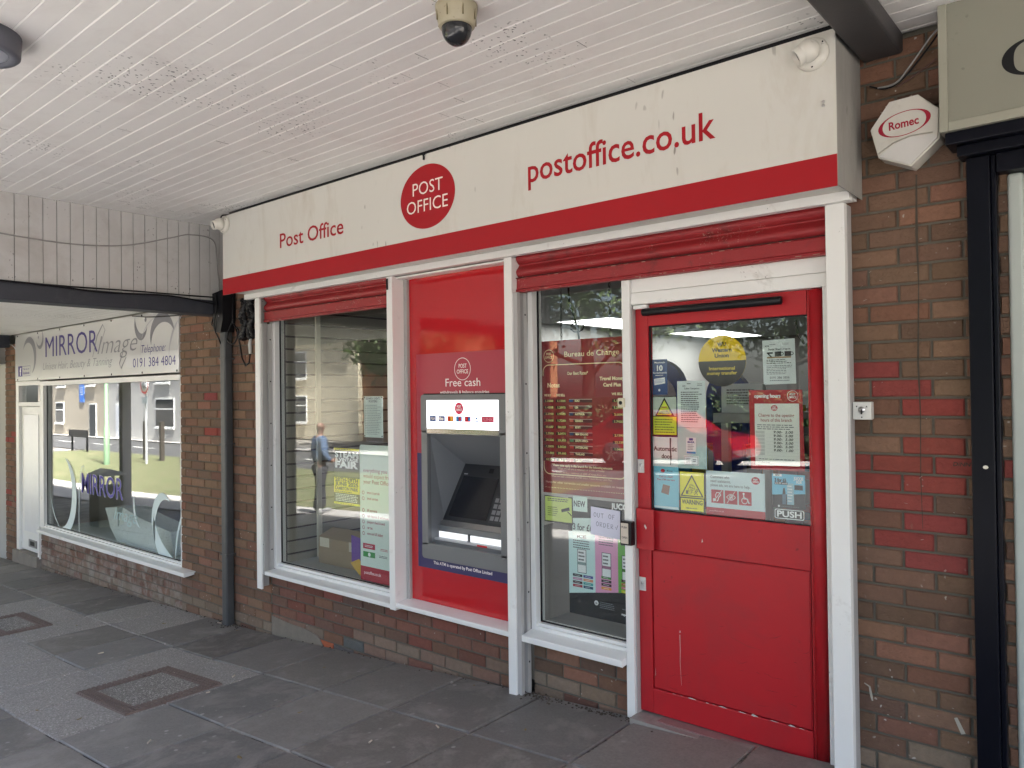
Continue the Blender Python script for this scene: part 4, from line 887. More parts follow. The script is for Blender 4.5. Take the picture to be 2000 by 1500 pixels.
t = thing('door_sensor', 'small ivory sensor with black eye on the white mullion', 'sensor', (-2.03, -.05, 1.42))
b = MB(); b.prism(rr(-2.046, -2.014, 1.418, 1.465, .006, 4), 'y', -.062, -.0452, mat('ivory_plastic', (.62, .56, .42), .4)); b.build('body', t, bevel=.002)
b = MB(); b.lathe([(.0095, 0), (.0095, .003), (0, .004)], (-2.030, -.062, 1.441), BLACK, (0, -1, 0), 16); b.build('lens', t)

# ---- display window contents
def a_steam(b, X, Z, L, w, h):
    y = L(0); b.rect(X(0), X(1), Z(.955), Z(.995), y, YEL); b.rect(X(0), X(1), Z(0), Z(.035), y, YEL); b.rect(X(0), X(1), Z(.205), Z(.475), y, flat((232, 215, 40)))
    lines(b, X, Z, L(1), .05, .95, .963, .985, 1, BLK); lines(b, X, Z, L(1), .05, .95, .008, .026, 1, BLK); b.rect(X(0), X(1), Z(.50), Z(.63), y, flat((95, 95, 82)))
    b.text('STEAM', X(.5), Z(.835), .040, y, WHT, fit=w * .92, bold=.05); b.text('& VINTAGE', X(.5), Z(.765), .022, y, WHT, fit=w * .9, bold=.05); b.text('FAIR', X(.5), Z(.65), .044, y, WHT, fit=w * .9, bold=.06)
    b.text('28TH-29TH', X(.5), Z(.405), .026, L(1), BLK, fit=w * .9, bold=.05); b.text('JUNE 2025', X(.5), Z(.33), .026, L(1), BLK, fit=w * .9, bold=.05); b.text('LAMBTON PARK', X(.5), Z(.255), .022, L(1), BLK, fit=w * .9, bold=.05); lines(b, X, Z, L(1), .05, .95, .21, .24, 1, BLK)
    lines(b, X, Z, y, .06, .94, .05, .19, 5, WHT, ragged=.1)
sheet('poster', 'black and yellow Steam and Vintage Fair poster inside the display window', 'poster', -4.534, -4.243, .717, 1.119, YW, flat((40, 42, 46)), a_steam)
def a_every(b, X, Z, L, w, h):
    y = L(0); MAR = flat((150, 60, 75)); b.rect(X(0), X(1), Z(0), Z(.105), y, flat((170, 40, 60))); b.text('postoffice.co.uk', X(.08), Z(.05), .021, L(1), flat((235, 200, 205)), align='l', fit=.18)
    po_logo(b, X(1.22), Z(.925), .075, y, REDI, WHT)
    for i, s_ in enumerate(('everything you', 'would expect from', 'your Post Office')): b.text(s_, X(.08), Z(.80 - i * .042), .026, y, MAR, align='l', fit=(.25, .31, .28)[i], bold=.01 if i == 2 else -.005)
    for i, s_ in enumerate(('letters & parcels', 'travel services', None, 'bill payments', 'cash deposits & withdrawals', 'passport check & send', 'car tax', 'euro and US dollars')):
        if s_ is None: continue
        v = .64 - i * .0425 + (.0 if i < 2 else -.002); b.ring(X(.075), Z(v) + .006, .013, .004, y, MAR, 16); b.text(s_, X(.16), Z(v), .018, y, MAR, align='l', sx=.78)
    b.rect(X(.06), X(.33), Z(.235), Z(.275), y, flat((175, 45, 70))); b.rect(X(.06), X(.33), Z(.175), Z(.215), y, flat((60, 140, 75))); b.disc(X(.2), Z(.195), .014, L(1), WHT, 16); lines(b, X, Z, L(1), .1, .3, .245, .265, 2, WHT)
    lines(b, X, Z, y, .45, .62, .235, .255, 2, REDI); lines(b, X, Z, y, .42, .66, .185, .205, 2, BLK)
sheet('poster', 'tall pale poster listing post office services at the edge of the display window', 'poster', -4.240, -3.765, .214, 1.150, YW, flat((212, 226, 218)), a_every, radius=.02)
def a_notice(b, X, Z, L, w, h):
    y = L(0); b.text('BEAMISH EVENTS', X(.5), Z(.92), .014, y, DGR, fit=w * .75); b.text('POSTERS', X(.5), Z(.85), .014, y, DGR, fit=w * .45); lines(b, X, Z, y, .08, .92, .06, .80, 18, flat((130, 145, 145)))
    for u in (.05, .95):
        for v in (.035, .965): b.disc(X(u), Z(v), .006, y, BLK, 10)
sheet('paper_notice', 'grey green closely typed notice with black corner pins in the display window', 'notice', -4.190, -3.987, 1.203, 1.486, YW, flat((180, 200, 195)), a_notice)

# ================================================================ POST OFFICE INTERIOR
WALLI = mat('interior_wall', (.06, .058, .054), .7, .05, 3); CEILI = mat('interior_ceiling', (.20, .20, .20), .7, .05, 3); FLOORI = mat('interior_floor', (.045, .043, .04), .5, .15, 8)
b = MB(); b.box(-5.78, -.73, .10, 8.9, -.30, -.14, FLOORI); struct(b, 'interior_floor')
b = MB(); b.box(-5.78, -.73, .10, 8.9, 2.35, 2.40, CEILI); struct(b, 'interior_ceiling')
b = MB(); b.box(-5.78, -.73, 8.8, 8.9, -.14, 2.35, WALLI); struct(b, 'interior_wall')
# slatted display wall
t = thing('slatted_wall', 'beige slatted display wall with dark grooves inside the display window', 'slatwall', (-5.15, 1.0, .2))
SLATM = mat('slatwall_beige', (.26, .235, .195), .55, .06, 5); SLOT = mat('slat_groove', (.045, .025, .025), .7)
b = MB(); b.box(-5.24, -5.19, .10, 2.6, -.14, 2.345, SLOT)
for k in range(25):
    z = -.14 + k * .1; b.box(-5.19, -5.172, .10, 2.6, z + .008, min(z + .092, 2.34), SLATM)
b.build('board', t)
b = MB(); b.box(-5.171, -5.150, .36, .40, .2, 2.345, mat('slat_upright', (.5, .47, .38), .5)); b.build('upright', t)
b = MB(); b.box(-5.17, -3.72, .095, .75, -.14, .20, mat('window_bed', (.45, .43, .40), .6)); tag(b.build('window_bed'), 'pale display shelf at the bottom of the display window', 'display shelf')
b = MB(); b.box(-2.64, -2.03, .095, .6, -.14, .215, mat('window_bed2', (.22, .22, .215), .6)); tag(b.build('window_bed'), 'pale ledge inside the foot of the exchange rate window', 'display shelf')
CARD = mat('cardboard', (.30, .22, .14), .8, .1, 12)
t = thing('cardboard_box', 'open brown cardboard box on the display window shelf', 'box', (-4.72, .38, .2))
b = MB(); b.box(-4.98, -4.52, .24, .52, .2005, .40, CARD); b.build('carton', t, bevel=.004)
b = MB(); b.add([(-4.98, .24, .401), (-4.52, .24, .401), (-4.54, .36, .46), (-4.96, .36, .46)], [(0, 1, 2, 3)], CARD); b.add([(-4.52, .24, .401), (-4.52, .52, .401), (-4.40, .50, .36), (-4.40, .28, .36)], [(0, 1, 2, 3)], CARD); b.build('flap', t)
b = MB(); b.rect(-4.96, -4.84, .33, .40, .2385, flat((205, 195, 175))); b.rect(-4.60, -4.53, .33, .40, .2385, flat((190, 180, 160))); b.build('tape', t)
t = thing('toy_package', 'black toy box lying behind the fallen purple packet in the display window', 'box', (-4.2, .45, .2))
b = MB(); b.box(-4.46, -3.95, .42, .55, .2005, .47, flat((40, 40, 45))); b.build('carton', t, bevel=.003)
b = MB()
for i in range(3): b.disc(-4.32 + i * .12, .30, .035, .4193, flat((95, 95, 100)), 20)
b.text('HQ', -4.22, .40, .02, .4193, WHT); b.build('print', t)
t = thing('snack_packet', 'purple and teal patterned packet fallen against the display window glass', 'packet', (-4.3, .2, .2))
b = MB(); b.add([(-4.52, .20, .47), (-4.44, .14, .30), (-4.22, .12, .205), (-4.0, .14, .26), (-4.05, .25, .31), (-4.30, .25, .42)], [(0, 1, 2, 3, 4, 5)], flat((110, 75, 150))); b.add([(-4.42, .135, .29), (-4.22, .115, .2035), (-4.02, .135, .255), (-4.15, .145, .30)], [(0, 1, 2, 3)], flat((45, 130, 140)))
b.add([(-4.44, .128, .29), (-4.32, .118, .215), (-4.24, .120, .26), (-4.34, .128, .33)], [(0, 1, 2, 3)], flat((200, 160, 70))); b.build('wrapper', t)
# ceiling panels
CL = mat('ceiling_panel_light', (1, 1, 1), .5, 0, emit=.75)
cl = None
for i, (x, y) in enumerate(((-5.1, 4.8), (-5.05, 7.5), (-3.0, 4.8), (-3.0, 7.5))):
    if cl is None:
        cl = thing('ceiling_light', '', 'ceiling light', (x, y, 2.335), 'lit ceiling panels in the shop')
        b = MB(); b.box(x - .38, x + .38, y - .78, y + .78, 2.339, 2.346, CL); b.build('diffuser', cl)
        b = MB()
        for (a, c, d, e) in ((-.4, .4, -.8, -.78), (-.4, .4, .78, .8), (-.4, -.38, -.78, .78), (.38, .4, -.78, .78)): b.box(x + a, x + c, y + d, y + e, 2.335, 2.3495, WHITE)
        b.build('frame', cl); o = cl
    else: o = copy_thing(cl, (x, y, 2.335))
    o['label'] = ('bright ceiling panel in the shop seen above the exchange rate board', 'bright ceiling panel in the shop seen above the round yellow sticker', 'bright ceiling panel over the shop shelf unit', 'bright ceiling panel at the far end of the shop by the shelf unit')[i]
# shelving and goods behind the door
t = thing('shelf_unit', 'white shop shelf unit with goods behind the door glass', 'shelf unit', (-2.3, 2.4, -.14))
SHW = mat('shelf_white', (.5, .5, .49), .45)
b = MB(); b.box(-3.1, -1.4, 2.72, 2.75, -.14, 1.35, SHW); b.build('back_panel', t)
for z in (.1, .45, .8, 1.13):
    b = MB(); b.box(-3.1, -1.4, 2.3, 2.72, z, z + .03, SHW); b.build('shelf', t)
q = random.Random(21); pal = [(190, 50, 45), (210, 120, 40), (40, 90, 170), (200, 180, 60), (60, 130, 80), (150, 40, 90), (60, 60, 70), (210, 205, 200), (60, 150, 190)]
pk = 0; cn = {(190, 50, 45): 'red', (210, 120, 40): 'orange', (40, 90, 170): 'blue', (200, 180, 60): 'yellow', (60, 130, 80): 'green', (150, 40, 90): 'magenta', (60, 60, 70): 'dark grey', (210, 205, 200): 'white', (60, 150, 190): 'light blue'}
for sh, z in (('bottom', .13), ('lower middle', .48), ('upper middle', .83), ('top', 1.16)):
    x = -3.05; k = 0
    while x < -1.55:
        w = q.uniform(.11, .17); h = q.uniform(.13, .24); c = pal[(k * 4 + int(z * 10)) % 9]
        b = MB(); b.box(x, x + w - .012, 2.38, 2.55, z + .0005, z + h, flat(c)); b.rect(x + .015, x + w - .027, z + h * .35, z + h * .7, 2.3793, flat(pal[(k * 2 + 7 + int(z * 7)) % 9]))
        o = tag(b.build('product_pack', bevel=.003), '%s pack, number %s from left on the %s shelf behind the door' % (cn[c], ('one', 'two', 'three', 'four', 'five', 'six', 'seven', 'eight', 'nine', 'ten', 'eleven', 'twelve', 'thirteen', 'fourteen')[k], sh), 'packet', 'product packs on the shop shelves')
        x += w; k += 1
# blue lottery style arches
BLU = mat('blue_display_plastic', (.03, .07, .42), .3, .05, 6)
for (x, y, z, r, lab) in ((-2.33, .85, 1.50, .17, 'large blue arch shaped display stand behind the scratchcard sticker'), (-2.07, 1.25, 1.46, .14, 'smaller blue arch shaped display stand between the scratchcard and round stickers')):
    t = thing('display_stand', lab, 'display stand', (x, y, -.14), 'blue display stands in the shop')
    b = MB(); b.prism([(x + r * math.cos(math.pi * k / 16), z + r * 1.1 * math.sin(math.pi * k / 16)) for k in range(17)] + [(x - r, z - .30), (x + r, z - .30)], 'y', y, y + .06, BLU); b.build('header', t, bevel=.01)
    b = MB(); b.prism([(x + r * .7 * math.cos(math.pi * k / 16), z - .04 + r * .75 * math.sin(math.pi * k / 16)) for k in range(17)] + [(x - r * .7, z - .22), (x + r * .7, z - .22)], 'y', y - .008, y - .0005, flat((225, 215, 225)) if r > .15 else flat((60, 70, 130))); b.build('display_face', t)
    b = MB(); b.box(x - .10, x + .10, y + .005, y + .055, -.14, z - .30, BLU); b.build('stand_body', t)
b = MB(); b.box(-1.72, -1.50, .42, .46, 1.38, 1.53, flat((215, 220, 222))); o = tag(b.build('paper_box'), 'white printed carton standing under the round yellow sticker inside the shop', 'carton')
b = MB(); lines(b, lambda u: -1.70 + u * .18, lambda v: 1.40 + v * .11, .419, .05, .9, .2, .95, 6, DGR); b.build('print', o)
b = MB(); b.box(-1.76, -1.46, .40, .62, 1.33, 1.379, SHW); b.box(-1.74, -1.70, .45, .49, -.14, 1.33, SHW); b.box(-1.52, -1.48, .45, .49, -.14, 1.33, SHW); tag(b.build('counter_stand', bevel=.003), 'white stand carrying the printed carton behind the door', 'stand')

# ================================================================ HAIR SALON SHOPFRONT
t = thing('salon_sign', 'pale grey MIRROR Image salon sign with purple and grey lettering', 'shop sign', (-8.9, 0, 1.72))
SALW = mat('salon_sign_white', (.62, .62, .62), .12, .03, 3, coat=.5)
b = MB(); b.box(-11.04, -6.712, -.006, .05, 1.720, 2.300, SALW); b.build('panel', t)
b = MB(); yS = -.0075; PUR = flat((62, 50, 120)); GS = flat((125, 125, 132)); GL = flat((165, 165, 172))
b.text('MIRROR', -9.24, 1.985, .235, yS, PUR, fit=1.50, bold=-.002); b.text('Image', -8.02, 1.955, .19, yS, GS, fit=.95, shear=.35, bold=-.015)
b.ribbon([(-8.62, 1.93), (-8.50, 2.15), (-8.36, 2.26), (-8.30, 2.20), (-8.42, 2.05)], [.01, .022, .018, .014, .006], yS, GS); b.ribbon([(-7.86, 1.97), (-7.96, 1.84), (-7.92, 1.79), (-7.80, 1.90)], [.012, .02, .02, .01], yS, GS)
b.text('Unisex Hair, Beauty & Tanning', -9.10, 1.835, .085, yS, GS, fit=1.95, shear=.35, bold=-.012)
b.text('Telephone:', -7.21, 1.925, .075, yS, PUR, fit=.50, shear=.3, bold=-.012); b.text('0191 384 4804', -7.21, 1.79, .088, yS, PUR, fit=.88, bold=-.004)
b.rect(-10.93, -10.78, 1.775, 1.905, yS, PUR); b.text('f', -10.845, 1.79, .09, yS - .001, WHT, bold=.05)
b.rect(-10.775, -10.50, 1.778, 1.782, yS, PUR); b.rect(-10.775, -10.50, 1.898, 1.902, yS, PUR); b.rect(-10.504, -10.50, 1.778, 1.902, yS, PUR); b.text('like us on', -10.64, 1.855, .025, yS, PUR, fit=.2); b.text('facebook', -10.64, 1.80, .034, yS, PUR, fit=.23, bold=.02)
b.build('lettering', t)
b = MB()
def crescent(cx, cz, rx_, rz_, a0, a1, wmax, y, m, n=20):
    P = [(cx + rx_ * math.cos(R(a0 + (a1 - a0) * k / n)), cz + rz_ * math.sin(R(a0 + (a1 - a0) * k / n))) for k in range(n + 1)]
    b.ribbon(P, [max(.004, wmax * math.sin(math.pi * (k + .3) / (n + .6))) for k in range(n + 1)], y, m)
crescent(-10.55, 2.0, .22, .22, 150, -60, .09, yS, GS); crescent(-10.30, 1.98, .20, .26, 100, -110, .012, yS, GL); crescent(-10.18, 2.22, .11, .11, 60, -160, .05, yS, GS); b.disc(-10.22, 2.23, .02, yS, GS, 14)
crescent(-11.3, 1.9, .42, .30, 90, -10, .02, yS, GL); crescent(-7.46, 2.25, .14, .17, 170, 330, .07, yS, GS); b.disc(-7.37, 2.24, .022, yS, GS, 14)
crescent(-7.02, 2.03, .24, .21, 190, 20, .10, yS, GS); crescent(-7.1, 1.95, .38, .30, 200, 80, .014, yS, GL); crescent(-6.45, 1.85, .45, .42, 180, 115, .03, yS, GL)
b.build('swirl', t)
b = MB()
for k in range(7):
    for z in (1.735, 2.285): b.lathe([(.012, 0), (.010, .004), (0, .005)], (-10.95 + k * .70, -.006, z), BLACK, (0, -1, 0), 8)
b.build('screw', t)
t = window('hair salon window with purple MIRROR lettering on the glass', -10.20, -6.702, -.035, 1.70, (.10, .012, .035, .05), 0, .05, (-10.05, -6.47, -.095, -.075, -.040))
b = MB(); yv = .0485
for s_ in (1,): b.text('MIRROR', -8.56, .455, .215, yv, flat((190, 190, 215)), fit=1.07, bold=.022); b.text('MIRROR', -8.56, .455, .215, yv - .0006, flat((62, 50, 150)), fit=1.05, bold=.002)
FRO = mat('frosted_vinyl', (.62, .74, .76), .5, .03, 5)
crescent(-9.65, .40, .35, .42, 75, -115, .14, yv, FRO); crescent(-9.5, .45, .52, .5, -170, -115, .02, yv, FRO); crescent(-9.05, .2, .12, .55, 60, 260, .015, yv, FRO)
crescent(-7.14, .28, .22, .28, 60, 215, .10, yv, FRO); crescent(-6.85, .35, .50, .42, 180, 295, .15, yv, FRO); crescent(-6.3, -.05, .62, .75, 180, 125, .03, yv, FRO); crescent(-6.5, -.1, .32, .6, 175, 110, .018, yv, FRO)
crescent(-7.62, .45, .16, .24, 160, 260, .04, yv, FRO)
b.text('Image', -7.98, .24, .13, yv, flat((165, 195, 198)), fit=.55, shear=.35, bold=-.01)
b.build('window_lettering', t)
t = thing('salon_door', 'white panelled salon door with letterbox at the left of the shop window', 'door', (-10.6, .02, -.40))
b = MB(); b.box(-11.05, -10.95, -.0, .09, -.40, 1.715, WHITE); b.box(-10.95, -10.205, .0, .09, 1.66, 1.715, WHITE); b.box(-10.95, -10.205, .005, .09, 1.405, 1.455, WHITE); b.build('frame', t, bevel=.003)
b = MB(); b.box(-10.945, -10.21, .03, .07, -.385, 1.40, WHITE); b.build('leaf', t, bevel=.003)
b = MB(); b.box(-10.83, -10.33, .022, .0298, -.15, 1.30, mat('door_panel_white', (.72, .73, .75), .3, .08, 10)); b.build('panel', t, bevel=.006)
b = MB(); b.box(-10.68, -10.42, .020, .0298, -.33, -.24, mat('letterbox_grey', (.3, .3, .3), .35, metal=.6)); b.box(-10.62, -10.48, .018, .0205, -.31, -.26, BLACK); b.build('letterbox', t)
b = MB(); b.box(-10.95, -10.205, .04, .046, 1.456, 1.659, GLASS); b.build('fanlight', t)
b = MB(); b.box(-10.245, -10.195, -.02, .0, -.42, -.036, WHITE); tag(b.build('trim_post'), 'white trim post below the salon window sill beside the door', 'trim')
# dark room behind salon glass
DARKI = mat('salon_interior', (.10, .10, .10), .8, .1, 3)
b = MB(); b.box(-11.4, -5.92, 3.2, 3.3, -.6, 2.4, DARKI); struct(b, 'salon_wall')
b = MB(); b.box(-11.4, -5.92, .12, 3.3, -.7, -.55, DARKI); struct(b, 'salon_floor')
b = MB(); b.box(-11.4, -5.92, .12, 3.3, 2.3, 2.36, DARKI); struct(b, 'salon_ceiling')
b = MB(); b.box(-10.1, -6.71, .085, .75, -.10, -.04, mat('salon_bed', (.5, .58, .57), .5)); tag(b.build('window_bed'), 'pale green display shelf inside the salon window', 'display shelf')
SPK = mat('speckled_foam', (.62, .68, .68), .7, .12, 20, bump=.2, bscale=60, specks=((.3, .33, .34), 50, .25, .35))
b = MB()
prof = [(-8.75, .30), (-8.45, .33), (-8.42, .12), (-8.30, .34), (-7.90, .27), (-7.45, .22), (-7.25, .20), (-7.18, -.03), (-8.45, -.03), (-8.62, .10)]
b.prism(prof, 'y', .16, .40, SPK); tag(b.build('foam_block', bevel=.01), 'jagged white speckled block lying in the salon window', 'display block')
b = MB(); b.lathe([(0, 0), (.135, 0), (.14, .01), (.14, 1.0), (0, 1.0)], (-7.10, .30, .105), SPK, (1, .22, 0), 28); tag(b.build('foam_roll'), 'white speckled roll lying beside the jagged block in the salon window', 'roll')

# ================================================================ PIPES, CABLES, CAMERAS, LAMPS
t = thing('drainpipe', 'dark grey downpipe on the wide brick pier', 'drainpipe', (-5.80, -.05, zg(-5.8)))
b = MB(); b.box(-5.855, -5.775, -.085, -.012, zg(-5.8) - .02, 2.03, PIPE); b.build('pipe', t, bevel=.014, seg=3)
for z in (.2, 1.1, 1.8):
    b = MB(); b.box(-5.862, -5.768, -.090, -.002, z, z + .012, PIPE); b.build('bracket', t)
b = MB(); b.prism([(-5.90, 2.34), (-5.885, 2.10), (-5.845, 2.02), (-5.775, 2.02), (-5.74, 2.12), (-5.74, 2.36)], 'y', -.12, -.004, BLACK); b.lathe([(.004, 0), (0, .001)], (-5.80, -.12, 2.15), STEEL, (0, -1, 0), 8)
tag(b.build('junction_box', bevel=.01), 'black junction box at the top of the downpipe', 'junction box')
t = thing('conduit_coil', 'bundle of black corrugated conduit hanging beside the downpipe', 'conduit', (-5.45, -.06, 1.95))
for k in range(4):
    b = MB(); xo = -5.56 + k * .055; P = [(xo + .02 * math.sin(j * .5 + k), -.05 - .012 * (k % 2), 2.27 - j * .014) for j in range(24)]
    b.tube(P, [.026 if j % 2 else .019 for j in range(24)], BLACK, 8); b.build('conduit', t)
b = MB(); b.tube([(-5.44, -.05, 1.95), (-5.435, -.06, 1.90), (-5.43, -.06, 1.83)], [.011, .016, .012], mat('grey_connector', (.5, .5, .48), .5), 8); b.build('connector', t)
b = MB(); b.tube([(-5.43, -.06, 1.84), (-5.44, -.065, 1.76), (-5.49, -.065, 1.735), (-5.55, -.06, 1.80), (-5.60, -.055, 1.93), (-5.66, -.05, 2.05)], .007, BLACK, 6); b.build('cable', t)
def cable(pts, r, label, m=BLACK):
    b = MB(); P = [Vector(p) for p in pts]; out = []
    for i in range(len(P) - 1):      # Catmull-Rom
        p0, p1, p2, p3 = P[max(i - 1, 0)], P[i], P[i + 1], P[min(i + 2, len(P) - 1)]
        for k in range(6):
            t_ = k / 6; out.append(.5 * ((2 * p1) + (-p0 + p2) * t_ + (2 * p0 - 5 * p1 + 4 * p2 - p3) * t_ ** 2 + (-p0 + 3 * p1 - 3 * p2 + p3) * t_ ** 3))
    out.append(P[-1]); b.tube(out, r, m, 6); return tag(b.build('cable'), label, 'cable')
GC = mat('dusty_cable', (.30, .29, .28), .7)
cable([(-5.893, -2.6, 2.66), (-5.893, -1.7, 2.615), (-5.893, -1.2, 2.60), (-5.893, -.8, 2.645), (-5.893, -.45, 2.755), (-5.893, -.30, 2.80), (-5.88, -.12, 2.78), (-5.875, -.09, 2.62), (-5.87, -.07, 2.35)], .005, 'pale cable sagging across the vertical boards of the canopy downstand', GC)
cable([(-5.876, -3.0, 2.30), (-5.876, -1.9, 2.295), (-5.872, -1.3, 2.29), (-5.870, -.8, 2.30), (-5.872, -.35, 2.305), (-5.87, -.10, 2.31)], .006, 'thin black cable clipped along the top of the dark beam')
cable([(-5.874, -3.0, 2.285), (-5.870, -1.5, 2.288), (-5.868, -1.0, 2.270), (-5.868, -.5, 2.288), (-5.85, -.12, 2.25)], .007, 'thicker black cable drooping along the dark beam')
cable([(-5.83, -.13, 2.34), (-5.80, -.14, 2.2), (-5.86, -.13, 2.07), (-5.83, -.10, 1.96), (-5.87, -.06, 1.90)], .006, 'black cable crossing the front of the junction box')
cable([(-5.73, -.03, 2.30), (-5.70, -.05, 2.1), (-5.62, -.05, 2.02), (-5.68, -.06, 1.92), (-5.76, -.07, 1.98), (-5.70, -.05, 2.12)], .007, 'black cable loop hanging beside the junction box')
cable([(-6.05, -.03, 2.165), (-6.04, -.05, 2.10), (-5.98, -.05, 2.085), (-5.93, -.04, 2.12), (-5.90, -.03, 2.17)], .006, 'short black cable loop under the end of the dark beam')
cable([(-7.6, -.03, 2.29), (-7.25, -.05, 2.255), (-6.9, -.05, 2.235), (-6.5, -.03, 2.225), (-6.15, -.02, 2.24)], .006, 'black cable drooping over the corner of the salon sign')
cable([(-.56, -.05, 2.88), (-.62, -.06, 2.84), (-.70, -.05, 2.75), (-.76, -.03, 2.70), (-.83, -.02, 2.70)], .0038, 'grey cable looping down from the soffit beside the neighbouring sign', GC)
cable([(-.60, -.03, 2.86), (-.66, -.04, 2.78), (-.74, -.03, 2.705), (-.80, -.02, 2.69), (-.86, -.02, 2.715)], .0035, 'dark cable clipped across the brick pier under the beam')
cable([(-.62, -.012, 2.76), (-.70, -.012, 2.715), (-.76, -.012, 2.69)], .003, 'thin brown cable running down to the pier cable bundle', mat('brown_cable', (.12, .06, .05), .6))
cable([(-5.30, -.25, 2.872), (-5.345, -.33, 2.862), (-5.352, -.335, 2.835), (-5.35, -.33, 2.82)], .006, 'short black cable feeding the camera at the far end of the cream sign')
cable([(-3.145, -.25, 2.872), (-3.150, -.318, 2.860), (-3.152, -.320, 2.842), (-3.154, -.319, 2.828)], .006, 'black cable stub poking over the top of the cream sign')
b = MB(); b.tube([(-1.20, .05, 1.80), (-1.19, .05, 1.74), (-1.16, .05, 1.69), (-1.12, .05, 1.68)], .006, BLACK, 8); b.build('door_loop')
tag(bpy.data.objects['door_loop'], 'black cable loop at the top corner of the door glass', 'cable')

def turret(c, label, look, lens_dark):
    t = thing('security_camera', label, 'security camera', c); c = Vector(c)
    CW = mat('camera_white', (.66, .64, .58), .4, .08, 12, specks=((.2, .19, .17), 40, .2, .55))
    b = MB(); b.lathe([(0, 0), (.062, 0), (.064, .006), (.060, .020), (.050, .026), (0, .026)], c, CW, (0, -1, 0), 28)
    for k in range(3): an = 2.1 * k + .6; b.lathe([(.004, 0), (0, .002)], c + Vector((.054 * math.cos(an), -.024, .054 * math.sin(an))), BLACK, (0, -1, 0), 8)
    b.build('base', t)
    d = Vector(look).normalized(); cc = c + Vector((0, -.050, 0))
    b = MB(); n = 14; b.lathe([(.043 * math.sin(math.pi * k / n), -.043 * math.cos(math.pi * k / n)) for k in range(int(n * .78) + 1)] + [(.028, .036)], cc, CW, d, 24); b.lathe([(.034, .018), (.036, .05), (.033, .052), (.031, .034)], cc, CW, d, 24); b.build('ball', t)
    b = MB(); b.lathe([(.031, .036), (.012, .038), (0, .039)], cc, mat('camera_lens', (.02, .022, .03), .12) if lens_dark else CW, d, 24); b.build('lens', t)
turret((-.985, -.3142, 2.782), 'white turret security camera at the near end of the cream sign', (-.80, -.40, -.50), True)
turret((-5.335, -.3142, 2.790), 'white turret security camera with dark lens at the far end of the cream sign', (-.15, -1, -.35), True)
t = thing('dome_camera', 'beige dome security camera with smoked lens on the soffit', 'security camera', (-1.905, -1.325, 2.88))
c = Vector((-1.905, -1.325, 2.8965)); BEI = mat('beige_plastic', (.37, .33, .23), .45, .12, 14, specks=((.12, .1, .06), 40, .2, .55))
b = MB(); b.lathe([(0, 0), (.077, 0), (.077, -.012), (.066, -.072), (.061, -.078), (.055, -.078)], c, BEI, (0, 0, 1), 36)
for k in range(8): an = k * math.pi / 4 + .3; b.box(c.x + .073 * math.cos(an) - .002, c.x + .073 * math.cos(an) + .002, c.y + .073 * math.sin(an) - .002, c.y + .073 * math.sin(an) + .002, c.z - .06, c.z - .004, mat('beige_groove', (.2, .165, .09), .6))
b.build('housing', t)
b = MB(); b.lathe([(.055, -.076)] + [(.055 * math.cos(R(a)), -.080 - .062 * math.sin(R(a))) for a in range(0, 91, 9)], c, mat('smoked_dome', (.018, .019, .022), .16, .3, 8), (0, 0, 1), 36); b.build('dome', t)
t = thing('bulkhead_light', 'round dark grey bulkhead light on the soffit at the left edge', 'ceiling light', (-3.405, -2.41, 2.80)); c = Vector((-3.405, -2.41, 2.8965))
b = MB(); b.lathe([(0, 0), (.156, 0), (.152, -.074), (.145, -.081), (.116, -.081), (.111, -.073), (.0, -.073)], c, mat('bulkhead_grey', (.11, .115, .14), .5, .1, 8), (0, 0, 1), 40); b.build('housing', t)
b = MB(); b.lathe([(.1105, -.0735), (.09, -.086), (.05, -.094), (0, -.096)], c, mat('bulkhead_lens', (.42, .45, .52), .35, .08, 10), (0, 0, 1), 36); b.build('lens', t)

# alarm box on the pier
t = thing('alarm_box', 'white heptagonal Romec alarm box on the brick pier', 'alarm box', (-.72, -.05, 2.34))
ALW = mat('alarm_plastic', (.62, .60, .54), .4, .06, 10, dirt=((.5, .47, .4), 8, .55, .8))
P = [(-.843, 2.515), (-.772, 2.611), (-.672, 2.614), (-.598, 2.540), (-.602, 2.430), (-.700, 2.345), (-.815, 2.400)]
b = MB(); b.prism(P, 'y', -.085, -.002, ALW); b.build('body', t, bevel=.006, seg=3)
cx, cz = sum(p[0] for p in P) / 7, sum(p[1] for p in P) / 7
Pi = [(cx + (p[0] - cx) * .96, cz + (p[1] - cz) * .96) for p in P]
b = MB(); b.prism([Pi[0], Pi[1], Pi[2], Pi[3], Pi[4], (-.62, 2.458), (-.70, 2.462), (-.76, 2.447), (-.815, 2.415)][::-1], 'y', -.098, -.0853, ALW); b.build('front_plate', t, bevel=.004)
b = MB(); b.prism([(-.812, 2.404), (-.758, 2.442), (-.70, 2.457), (-.622, 2.452), (-.605, 2.438), (-.70, 2.352)], 'y', -.092, -.0855, mat('alarm_lens', (.62, .61, .58), .3)); b.build('strobe_cover', t, bevel=.004)
b = MB(); AR = flat((160, 25, 50)); n = 40; O_ = []; I_ = []
for k in range(n):
    a = 2 * math.pi * k / n; wv = .004 + .012 * abs(math.cos(a)) ** 2
    x_, z_ = .092 * math.cos(a), .046 * math.sin(a); s_ = .12
    O_.append((-.719 + x_ - z_ * s_, -.0984, 2.512 + z_ + x_ * s_)); x_, z_ = (.092 - wv) * math.cos(a), (.046 - .003) * math.sin(a); I_.append((-.719 + x_ - z_ * s_, -.0984, 2.512 + z_ + x_ * s_))
b.add(O_ + I_, [(k, (k + 1) % n, n + (k + 1) % n, n + k) for k in range(n)], AR); b.text('Romec', -.720, 2.498, .030, -.0984, AR, fit=.105, bold=.03, rot=.04); b.build('logo', t)
